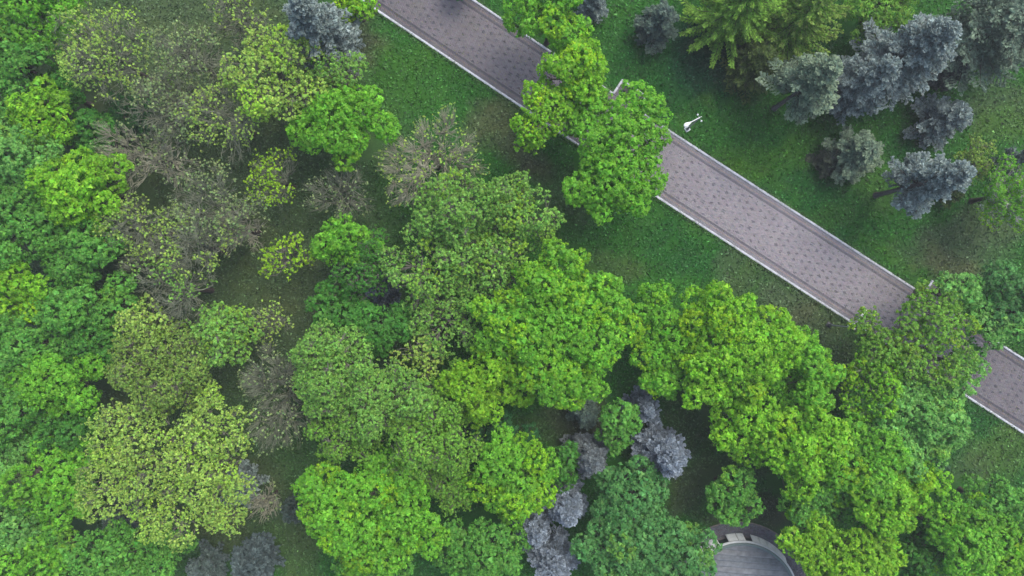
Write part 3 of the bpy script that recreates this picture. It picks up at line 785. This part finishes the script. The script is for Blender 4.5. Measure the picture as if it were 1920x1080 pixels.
 ('bud', 1700, 640, 100, 88, 13, 'olive', .25, 'olive loose crown spreading over the path at right', None, {'dens': 1.5, 'leaf': 1.1, 'gaps': .44, 'lobes': [(1640, 660, 50), (1700, 640, 70), (1740, 600, 66), (1755, 670, 62), (1620, 605, 28)]}),
 ('bud', 1625, 715, 66, 72, 11, 'lime', .1, 'loose green crown below left of the olive crown over the path', None, {'dens': 2.0}),
 ('dense', 1700, 785, 108, 95, 13, 'pale', .05, 'pale green maple right of the chain, reaching to the lower kerb', None, {'lobes': [(1660, 760, 62), (1730, 790, 66), (1690, 840, 62), (1765, 735, 50), (1620, 740, 40)]}),
 ('dense', 1782, 548, 48, 42, 12, 'pale', .0, 'small pale green crown over the second kerb bay', None, {'leaf': .9}),
 ('dense', 1845, 608, 62, 46, 12, 'pale', .0, 'pale green crown at the right edge of the path, left of the blue green one', None, {'leaf': .9}),
 ('dense', 1890, 575, 72, 88, 11, 'teal', .0, 'blue green crown at the right edge above the path', None, {}),
 ('dense', 1800, 680, 40, 40, 9, 'pale', .0, 'small light crown beside the lower end of the path gap', None, {}),
 ('dense', 1790, 1005, 95, 80, 12, 'bright', .1, 'green crown at the bottom right, left of the corner tree', None, {}),
 ('dense', 1885, 1035, 72, 75, 12, 'lime', .1, 'lime crown in the bottom right corner', None, {}),
 ('dense', 1860, 945, 82, 55, 10, 'green', .0, 'dull green crown at the right edge below the lower lawn', None, {}),
 ('dense', 1700, 1040, 70, 60, 8, 'mid', .0, 'low mid green crown at the bottom edge right of the yellow green corner maple', None, {}),
 ('dense', 1368, 922, 54, 55, 9, 'green', .1, 'small green tree just above the round flat roof', None, {}),
 ('dense', 1205, 1010, 125, 92, 12, 'teal', .1, 'large teal green maple left of the round flat roof', None, {'lobes': [(1150, 1000, 72), (1225, 1010, 72), (1270, 1035, 66), (1160, 1060, 60)]}),
 ('dense', 1185, 912, 68, 55, 10, 'teal', .0, 'teal crown just below the palest spruce', None, {}),
 ('dense', 1160, 792, 40, 52, 10, 'green', .1, 'small green tree between the little grey spruce and the lavender one', None, {}),
 ('dense', 1050, 868, 40, 46, 8, 'mid', .0, 'dim green crown left of the grey lilac spruce', None, {'leaf': .8}),
 ('dense', 955, 885, 82, 92, 12, 'bright', .3, 'yellow tinted green tree right of the yellow topped maple', None, {}),
 ('dense', 935, 815, 62, 40, 8, 'dark', .0, 'dark green low crown under the yellow green maple', None, {}),
 ('dense', 905, 1025, 86, 70, 11, 'green', .1, 'green tree at the bottom edge left of the pale spruce trio', None, {}),
 # ---- along the path
 ('dense', 1030, 42, 80, 68, 12, 'bright', .1, 'bright green maple at the top edge overlapping the path', None, {}),
 ('dense', 1080, 138, 72, 58, 14, 'lime', .2, 'lime crown over the path next to the bare kerb bay', None, {}),
 ('bud', 1012, 225, 52, 62, 12, 'lime', .2, 'loose yellowish crown hanging over the lower kerb', None, {'dens': 2.2, 'leaf': 1.2}),
 ('dense', 1150, 285, 104, 125, 14, 'bright', .0, 'big vivid green maple standing over the middle of the path', None, {'lobes': [(1190, 220, 62), (1120, 250, 55), (1150, 300, 76), (1130, 350, 70), (1180, 350, 58), (1200, 270, 52)]}),
 ('dense', 1085, 205, 62, 56, 11, 'bright', .1, 'lower dull crown between lime crown and big vivid maple', None, {'leaf': .9}),
 ('bud', 668, 14, 50, 34, 6, 'lime', .4, 'small yellowish crown at the top edge touching the path end', None, {'dens': 2.2, 'leaf': 1.2}),
 ('dense', 864, -28, 30, 30, 4, 'dark', .0, 'dark crown cut by the top edge above the path', None, {}),
 ('bud', 1885, 365, 72, 62, 9, 'bright', .2, 'feathery green weeping birch at the right edge', None, {'dens': 2.0, 'leaf': .7, 'bark': BARK_W, 'name': 'birch_tree'}),
 ('bud', 1822, 300, 36, 40, 5, 'oliveyel', .1, 'small mustard yellow tree behind the leaning blue spruce', None, {'dens': 2.2, 'leaf': .7}),
 ('dense', 1640, 20, 80, 60, 6, 'olive', .0, 'dark olive crown behind the spruces at the top edge', None, {'leaf': .7}),
]
for i, (style, cx, cy, rx, ry, h, colr, yel, label, grp, ex) in enumerate(TREES):
    ex = dict(ex)
    nm = ex.pop('name', {'dense': 'maple_tree', 'bud': 'budding_tree', 'sparse': 'budding_tree', 'bare': 'bare_tree'}[style])
    bk = ex.pop('bark', BARK_D if style == 'dense' else (0.19, 0.18, 0.155) if style == 'bud' else BARK_G)
    broadleaf(1000 + i * 7, cx, cy, rx, ry, h, colr, label, style, yel, name=nm, group=grp, bark=bk, **ex)

CON = [
 # cx, cy, R m, h, colour, tip, label, extra
 (640, 112, 3.4, 17, BLUE, BLUE_T, 'tall slate blue spruce leaning out at the top edge left of the path', {'at_base': True, 'zb': .12}),
 (708, 545, 1.9, 7, (0.05, .075, .09), (.10, .14, .17), 'dark blue spruce sunk between green crowns in mid grove', {}),
 (1236, 42, 2.3, 7, GDIM, GREYG, 'dense grey green spruce at the top edge above the lawn', {'shape': .6, 'dens': 1.3}),
 (1452, 203, 3.4, 15, GREYG, GREYG_T, 'grey green spruce with a long visible trunk foot', {'at_base': True, 'zb': .32, 'gap': 35}),
 (1562, 188, 3.2, 13, BLUE, BLUE_T, 'blue spruce right of the grey green one with the visible trunk', {'at_base': True, 'zb': .12}),
 (1622, 150, 4.2, 16, BLUE, BLUE_T, 'largest silver blue spruce reaching the top edge', {'at_base': True, 'zb': .15, 'gap': 20}),
 (1772, 226, 2.6, 6.5, BLUE, BLUE_T, 'rounded blue spruce alone on the upper right lawn', {'shape': .55, 'dens': 1.3}),
 (1605, 292, 2.9, 7, GREYG, GREYG_T, 'rounded sage green spruce in the middle of the right lawn', {'shape': .5, 'dens': 1.3}),
 (1553, 300, 1.7, 3, (.06, .085, .055), (.10, .13, .08), 'small brownish spruce tucked left of the rounded sage one', {'shape': .5, 'dens': 1.3}),
 (1643, 366, 3.0, 16, BLUE, BLUE_T, 'leaning blue spruce with a long bare trunk foot on the right lawn', {'at_base': True, 'zb': .33, 'gap': 30}),
 (1908, 300, 1.4, 5, GDIM, BLUE, 'small dark blue spruce at the right edge', {}),
 (1206, 762, 1.9, 6, LAV, LAV_T, 'little grey lavender spruce below the wide lime maple', {'dens': 1.3}),
 (1245, 852, 2.9, 10, LAV, LAV_T, 'palest lavender grey spruce in the lower centre gap', {'dens': 1.3}),
 (1106, 855, 2.5, 9, (.12, .15, .155), (.24, .28, .29), 'grey lilac spruce left of the palest one', {'dens': 1.2, 'shape': .7}),
 (1095, 772, 1.9, 5, GDIM, GREYG, 'small dim grey green spruce under the biggest bright maple', {'shape': .6}),
 (1062, 948, 2.25, 10, LAV, LAV_T, 'upper right spruce of the pale trio near the bottom', {'dens': 1.2, 'group': 'pale spruce trio near the bottom'}),
 (1003, 985, 2.2, 9, LAV, LAV_T, 'left spruce of the pale trio near the bottom', {'dens': 1.2, 'group': 'pale spruce trio near the bottom'}),
 (1035, 1052, 2.6, 10, LAV, LAV_T, 'lowest spruce of the pale trio, at the bottom edge', {'dens': 1.2, 'group': 'pale spruce trio near the bottom'}),
 (448, 915, 2.2, 7, BLUE, BLUE_T, 'slate blue spruce at the right foot of the huge lime budding tree', {}),
 (222, 968, 1.8, 5, GDIM, BLUE, 'dark blue spruce under the lower left of the huge lime budding tree', {}),
 (475, 1058, 2.4, 8, (.07, .105, .105), (.14, .20, .20), 'rounded teal grey spruce at the bottom edge, lower left', {'shape': .6}),
 (385, 1064, 2.0, 6, GDIM, (.12, .15, .15), 'darker grey spruce at the bottom edge left of the rounded teal grey one', {'shape': .6}),
 (552, 958, 1.5, 5, (.05, .085, .07), (.09, .13, .11), 'dim green spruce left of the yellow topped maple', {}),
 (1115, -6, 1.7, 9, BLUE, BLUE_T, 'blue spruce tip cut by the top edge right of the top maple', {}),
]
for i, (cx, cy, R, h, c, tp, label, ex) in enumerate(CON):
    conifer(5000 + i * 11, cx, cy, R, h, c, label, tp, **ex)

LARCH = (0.19, 0.42, 0.05); LARCH_T = (0.38, 0.62, 0.09)
conifer(6001, 1385, 15, 4.8, 14, LARCH, 'bright yellow green larch with arching boughs at the top edge', LARCH_T, name='larch_tree', group='larches at the top edge', droop=.42, lift=.32, shoot=(.22, .42), width=.16, dens=.75, shape=.62, tuft=.30, nbr=(13, 17))
conifer(6002, 1500, 32, 4.6, 13, LARCH, 'softer yellowish larch right of the bright arching one', (0.36, .42, .11), name='larch_tree', group='larches at the top edge', droop=.30, lift=.3, shoot=(.22, .4), width=.15, dens=.7, shape=.62, tuft=.35, nbr=(12, 16))
conifer(6003, 1415, 120, 3.2, 8, (.08, .14, .035), 'dull olive larch below the bright arching one', (.16, .24, .05), name='larch_tree', group='larches at the top edge', droop=.30, lift=.2, shoot=(.25, .4), width=.16, dens=.8, shape=.7)
PINE = (0.13, 0.20, 0.14); PINE_T = (0.24, 0.34, 0.23)
conifer(6010, 1845, 70, 5.4, 12, PINE, 'large dusky grey green pine in the top right corner', PINE_T, name='pine_tree', group=None, droop=.1, lift=.2, shoot=(.25, .4), width=.22, dens=.9, shape=.45, zb=.3, tuft=1.2)
conifer(6011, 1775, 128, 2.3, 6, (.07, .10, .085), 'low grey juniper at the foot of the top right pine', (.13, .17, .14), name='juniper_shrub', cat='shrub', group=None, droop=.1, lift=.2, shape=.45)
conifer(6012, 1757, 868, 1.15, 1.6, (.03, .10, .045), 'small dark green bush on the lower right lawn', (.06, .16, .07), name='bush', cat='bush', group=None, droop=.05, lift=.3, shape=.4, zb=.05)
conifer(6013, 1778, 362, 1.5, 2.4, (.06, .12, .03), 'low olive bush under the leaning blue spruce', (.14, .22, .05), name='bush', cat='bush', group=None, droop=.05, lift=.3, shape=.4, zb=.05)
conifer(6014, 245, 225, 2.6, 2.6, (.03, .13, .03), 'low green thicket above the pinkish bare tree', (.07, .24, .05), name='bush', cat='bush', group=None, droop=.05, lift=.3, shape=.4, zb=.05)

# ------------------------------------------------------------------ grass
rng = np.random.default_rng(99)
NG = 410000
gxp = rng.uniform(-76, 76, NG); gyp = rng.uniform(-49, 49, NG)
s_, t_ = path_st(gxp, gyp)
ok = (np.abs(t_) > HALF + 0.05) & (np.hypot(gxp - 24.9, gyp + 33.4) > 7.9)
for sb in (b1, b2):
    ok &= ~((s_ > sb - .3) & (s_ < sb + BAY_L + .3) & (t_ > 0) & (t_ < TK + BAY_D + .25))
# none below the closed dense crowns, where the photograph shows nothing of it
for (style, cx, cy, rx, ry, h, *_r) in TREES:
    if style == 'dense':
        c = W(cx, cy, h * .5); k = 1 / S * 0.55
        ok &= ((gxp - c[0]) / (rx * k)) ** 2 + ((gyp - c[1]) / (ry * k)) ** 2 > 1
gxp, gyp = gxp[ok], gyp[ok]
C = ground_col(gxp, gyp)
sz = rng.uniform(0.12, 0.32, len(gxp))
P = np.stack([gxp, gyp, sz * 0.25 + (vnoise(gxp, gyp, 6.0, 90, 2) - 0.5) * 0.16 - 0.05], 1)
N = nrm(rng.normal(size=P.shape) * 0.55 + np.array([0, 0, 0.8]))
V = leaf_tris(rng, P, N, sz * 1.2, 0.30)
C = C * np.clip(1.45 + rng.normal(size=(len(C), 1)) * 0.50, .3, 3)
pale = rng.random(len(C)) < 0.012
C[pale] = C[pale] * 2.0 + 0.05
put('grass', mesh_poly('grass', V, 3, M_GRASS, np.clip(C, .004, .6)), kind='stuff', label='short uneven grass covering the lawns')
TRI[0] += len(V)

# grass leaning over the kerbs and leaves fallen on the paving
ne = 9000
q = rng.uniform(KS0, KS1, ne); side = rng.choice([-1.0, 1.0], ne)
tt = side * (HALF + 0.04 + np.abs(rng.normal(size=ne)) * 0.10 - 0.14 * (vnoise(q, side * 50, 1.5, 301) > .58))
inb = np.zeros(ne, bool)
for sb in (b1, b2): inb |= (q > sb - .1) & (q < sb + BAY_L + .1) & (side > 0)
q, tt = q[~inb], tt[~inb]
X, Y = path_pt(q, tt); C = ground_col(X, Y) * np.clip(1.5 + rng.normal(size=(len(X), 1)) * .5, .4, 3)
P = np.stack([X, Y, np.full(len(X), .12)], 1)
put('grass', mesh_poly('kerb_grass', leaf_tris(rng, P, nrm(rng.normal(size=P.shape) * .5 + np.array([0, 0, .8])), rng.uniform(.12, .26, len(P)), .3), 3, M_GRASS, np.clip(C, .004, .5)), kind='stuff', label='grass tufts leaning over the kerb stones')
nf = 2600
q = rng.uniform(KS0, KS1, nf); tt = rng.uniform(-1, 1, nf); tt = np.sign(tt) * np.abs(tt) ** .6 * (inner - .05)
X, Y = path_pt(q, tt); pxx = X * S + 960
kf = rng.random(nf) < np.interp(pxx, [700, 1000, 1230, 1330, 1500, 1650, 1900], [.8, .9, .8, .18, .18, .8, .7])
X, Y = X[kf], Y[kf]; pal = np.array([(.16, .20, .05), (.22, .17, .08), (.10, .16, .04), (.30, .30, .12), (.09, .07, .05)])
C = pal[rng.integers(0, 5, len(X))] * rng.uniform(.6, 1.2, (len(X), 1))
P = np.stack([X, Y, np.full(len(X), .085)], 1)
put('leaf_litter', mesh_poly('leaf_litter', leaf_tris(rng, P, nrm(rng.normal(size=P.shape) * .25 + np.array([0, 0, 1.])), rng.uniform(.06, .14, len(P)), .5), 3, M_LEAF, C), kind='stuff', label='fallen leaves and bud scales scattered on the paving')

# ------------------------------------------------------------------ street lamps
M_WHITE = mat_plain('white_paint', (0.74, 0.77, 0.80), 0.4, 0.05, 3)
M_STEEL = mat_plain('galvanised_steel', (0.30, 0.33, 0.35), 0.45, 0.1, 6, 0.5)
M_CONC = mat_plain('lamp_footing', (0.50, 0.55, 0.58), 0.8, 0.12, 6)
M_GLASS = mat_plain('lamp_glass', (0.55, 0.56, 0.55), 0.15, 0.03, 2)
def lathe(name, prof, mat, k=16, sx=1, sy=1, smooth=True):
    an = np.arange(k) * 2 * np.pi / k
    V = np.concatenate([np.stack([r * np.cos(an) * sx, r * np.sin(an) * sy, np.full(k, z)], 1) for r, z in prof])
    F = [(a * k + j, a * k + (j + 1) % k, (a + 1) * k + (j + 1) % k, (a + 1) * k + j) for a in range(len(prof) - 1) for j in range(k)]
    return mesh_idx(name, V, F, mat, None, smooth)
def tube_mesh(name, A, B, ra, rb, mat, k=10):
    V, F = tubes(np.array([A], float), np.array([B], float), np.array([ra]), np.array([rb]), k)
    return mesh_idx(name, V, F, mat, None, True)
def lamp(px, py, az, label, foot=None):
    b = W(px, py)
    e = put('street_lamp', None, loc=(b[0], b[1], 0), label=label, cat='street lamp', group='street lamps beside the path')
    e.rotation_euler = (0, 0, az)          # the arm points along local +X
    f = put('footing', box_mesh('footing', 0.56, 0.56, 0.16, foot or M_CONC, 0.02, -0.06), parent=e)
    put('base_plate', box_mesh('base_plate', 0.30, 0.30, 0.03, M_IRON, 0.005, 0.10), parent=f)
    put('pole', lathe('pole', [(0.001, .12), (0.11, .12), (0.11, 0.9), (0.075, 1.0), (0.05, 5.4), (0.001, 5.42)], M_STEEL), parent=e)
    put('arm', tube_mesh('arm', (-0.12, 0, 5.3), (1.25, 0, 5.75), 0.045, 0.04, M_WHITE), parent=e)
    for sy in (-1, 1):
        sb = put('bracket', tube_mesh('bracket', (0.02, 0, 5.0), (0.02, 0.38 * sy, 5.05), 0.02, 0.02, M_STEEL, 6), parent=e)
        put('spot_head', lathe('spot_head', [(0.001, 4.98), (0.09, 4.98), (0.09, 5.12), (0.001, 5.14)], M_WHITE, 10), parent=sb).location = (0.02, 0.38 * sy, 0)
    # teardrop head: rings along local X
    xs = np.array([0, .08, .3, .55, .75, .88, .94]); wd = np.array([.05, .07, .15, .22, .20, .12, .01]); k = 14
    an = np.arange(k) * 2 * np.pi / k
    V = np.concatenate([np.stack([np.full(k, 1.2 + xs[i]), wd[i] * np.cos(an), 5.74 + xs[i] * .2 + wd[i] * .55 * np.sin(an)], 1) for i in range(len(xs))])
    F = [(a * k + j, a * k + (j + 1) % k, (a + 1) * k + (j + 1) % k, (a + 1) * k + j) for a in range(len(xs) - 1) for j in range(k)]
    hd = put('lamp_head', mesh_idx('lamp_head', V, F, M_WHITE, None, True), parent=e)
    gl = put('lamp_glass', lathe('lamp_glass', [(0.001, -.06), (.12, -.03), (.15, 0), (.001, .01)], M_GLASS, 14), parent=hd)
    gl.location = (1.75, 0, 5.74)
lamp(1288.5, 242, math.radians(150 - 360 + 60), 'white street lamp on the lawn above the path, its arm reaching down left')
lamp(1554, 609, math.radians(-120 + 180), 'street lamp beside the lower kerb, mostly hidden under the olive crown', M_IRON)

# pale stone
rs = np.random.default_rng(3)
k = 12; prof = [(0.02, -.08), (.30, -.04), (.36, .10), (.30, .26), (.14, .34), (.01, .35)]
b = W(818, 358)
me = lathe('stone', prof, mat_plain('pale_stone', (0.42, 0.44, 0.47), 0.85, 0.2, 5), k, 1.0, 1.15)
put('stone', me, loc=(b[0], b[1], 0), label='small pale rounded stone under the spoke like bare tree', cat='stone')

# ------------------------------------------------------------------ round pavilion and ring walk
BX, BY = W(1383, 1108)[:2]
cx_, cy_ = W(1391, 1121, 1.4)[:2]
def ring(name, r0, r1, z, mat, k=96, thick=None):
    an = np.arange(k) * 2 * np.pi / k
    c = np.stack([np.cos(an), np.sin(an)], 1)
    if thick is None:
        V = np.concatenate([np.c_[c * r0, np.full(k, z)], np.c_[c * r1, np.full(k, z)]])
        F = [(j, k + j, k + (j + 1) % k, (j + 1) % k) for j in range(k)]
    else:
        V = np.concatenate([np.c_[c * r0, np.full(k, z)], np.c_[c * r1, np.full(k, z)], np.c_[c * r1, np.full(k, z - thick)], np.c_[c * r0, np.full(k, z - thick)]])
        F = []
        for a in range(4):
            F += [(a * k + j, ((a + 1) % 4) * k + j, ((a + 1) % 4) * k + (j + 1) % k, a * k + (j + 1) % k) for j in range(k)]
    return mesh_idx(name, V, F, mat)
walk = put('ring_walk', ring('ring_walk', 5.0, 7.62, 0.0, M_JOINT), loc=(BX, BY, 0), kind='structure', label='dark paved ring walk round the low round building')
# blocks of the ring walk
X, Y, A_ = [], [], []
for r in np.arange(6.2, 7.5, 0.1175):
    n = int(2 * math.pi * r / .24); a = np.arange(n) * 2 * math.pi / n + r * 3
    X.append(r * np.cos(a)); Y.append(r * np.sin(a)); A_.append(a + math.pi / 2)
X = np.concatenate(X); Y = np.concatenate(Y); A_ = np.concatenate(A_)
V, F = boxes_top(X, Y, A_, .222, .106, 0, .05 + rng.random(len(X)) * .006)
cc = np.array([0.130, 0.132, 0.152])[None] * (1 + (rng.random(len(X)) - .5)[:, None] * .5) * (1 + (rng.random((len(X), 3)) - .5) * .2)
put('paving_blocks', mesh_idx('paving_blocks', V, F, M_PAVER, np.repeat(cc, 8, 0)), parent=walk, kind='stuff')
rk = [mat_plain('brown_kerb', (0.20, 0.17, 0.155), 0.9, 0.25, 4)]
for j in range(48):
    a = j * 2 * math.pi / 48 
    o = put('kerb_stone', bpy.data.meshes.get('ring_kerb') or box_mesh('ring_kerb', 0.985, 0.12, 0.13, rk[0], 0.02, -0.04), parent=walk)
    o.location = (7.62 * math.cos(a), 7.62 * math.sin(a), 0); o.rotation_euler = (0, 0, a + math.pi / 2)

RB = 6.15; HB = 1.4
bld = put('round_pavilion', None, loc=(cx_, cy_, 0), label='low round building with a flat grey roof and white wall panels at the bottom edge', cat='building')
M_DARKW = mat_plain('dark_green_wall', (0.02, 0.045, 0.035), 0.5, 0.2, 3)
M_PANEL = mat_plain('white_panel', (0.62, 0.66, 0.66), 0.6, 0.12, 4)
M_RIM = mat_plain('roof_gravel_rim', (0.13, 0.175, 0.165), 0.9, 0.35, 30)
M_CORN = mat_plain('cornice', (0.52, 0.56, 0.57), 0.6, 0.1, 3)
put('wall', lathe('wall', [(RB - .10, -.1), (RB - .10, HB - .12)], M_DARKW, 96), parent=bld)
put('cornice', ring('cornice', RB - .42, RB + .04, HB + .0, M_CORN, 96, .14), parent=bld)
put('roof_rim', ring('roof_rim', RB - .46, RB - .17, HB + .09, M_RIM, 96, .085), parent=bld)
def arc_panel(a0, a1):
    k = 7; an = np.linspace(a0, a1, k); V = []; F = []
    for th in (0.0, 0.08):          # panels lean: foot further out than the top
        for z, rr in ((0.02, RB + .30), (HB - .145, RB - .08)):
            for a in an: V.append(((rr + th) * math.cos(a), (rr + th) * math.sin(a), z))
    idx = lambda g, j: g * k + j
    for j in range(k - 1):
        F.append((idx(2, j), idx(2, j + 1), idx(3, j + 1), idx(3, j)))
        F.append((idx(0, j + 1), idx(0, j), idx(1, j), idx(1, j + 1)))
        F.append((idx(1, j), idx(3, j), idx(3, j + 1), idx(1, j + 1)))
    F.append((idx(0, 0), idx(2, 0), idx(3, 0), idx(1, 0))); F.append((idx(2, k - 1), idx(0, k - 1), idx(1, k - 1), idx(3, k - 1)))
    return mesh_idx('wall_panel', np.array(V), F, M_PANEL)
R_ = math.radians
for (a0, a1) in ((92.8, 102.4), (85.3, 92.2), (70.5, 78), (62.5, 70.2), (54, 62.2), (45, 53.7), (36, 44.7), (112, 121), (121.5, 131)):
    put('wall_panel', arc_panel(R_(a0), R_(a1)), parent=bld)
# roof of felt strips
mats = [mat_plain('roof_felt', (0.19, 0.215, 0.24), 0.9, 0.22, 2.5), mat_plain('roof_felt_aged', (0.21, 0.23, 0.25), 0.9, 0.3, 1.6), mat_plain('roof_felt_dark', (0.17, 0.195, 0.22), 0.9, 0.25, 3)]
rf = put('roof', lathe('roof', [(0.001, HB - .02), (RB - .42, HB - .02)], mats[2], 64), parent=bld)
Rr = RB - .44; yb = Rr; wst = 0.62; j = 0; tilt = R_(-4)
while yb > -Rr:
    y1 = yb; y0 = max(-Rr, yb - wst + 0.035)
    ys = np.linspace(y0, y1, 6); ys = np.clip(ys, -Rr + 1e-3, Rr - 1e-3); hw = np.sqrt(Rr ** 2 - ys ** 2)
    zt = HB + .035 + 0.006 * (j % 2)
    V = []; F = []
    for (zz) in (zt, HB - .015):
        for yy, ww in zip(ys, hw): V += [(-ww, yy, zz), (ww, yy, zz)]
    for q in range(5): F.append((q * 2, q * 2 + 1, q * 2 + 3, q * 2 + 2))
    F += [(0, 12, 13, 1), (10, 11, 23, 22)]
    for q in range(5): F += [(q * 2, q * 2 + 2, 12 + q * 2 + 2, 12 + q * 2), (q * 2 + 1, 12 + q * 2 + 1, 12 + q * 2 + 3, q * 2 + 3)]
    o = put('felt_strip', mesh_idx('felt_strip', np.array(V), F, mats[j % 3]), parent=rf)
    o.rotation_euler = (0, 0, tilt)
    yb -= wst; j += 1
print('triangles about', TRI[0])

# ------------------------------------------------------------------ thin summer haze
HAZE = 0.0006
if HAZE:
    V = np.array([(a * 640, b * 640, z) for z in (-1.5, 78.0) for b in (-1, 1) for a in (-1, 1)], float)
    hm = bpy.data.materials.new('haze'); hm.use_nodes = True; hn = hm.node_tree; hn.nodes.clear()
    pv = hn.nodes.new('ShaderNodeVolumePrincipled'); pv.inputs['Color'].default_value = (.92, .95, 1, 1); pv.inputs['Density'].default_value = HAZE
    pv.inputs['Anisotropy'].default_value = 0.2
    ho = hn.nodes.new('ShaderNodeOutputMaterial'); hn.links.new(pv.outputs[0], ho.inputs['Volume'])
    put('haze', mesh_idx('haze', V, [(0, 2, 3, 1), (4, 5, 7, 6), (0, 1, 5, 4), (2, 6, 7, 3), (0, 4, 6, 2), (1, 3, 7, 5)], hm), kind='stuff', label='thin pale haze over the park')
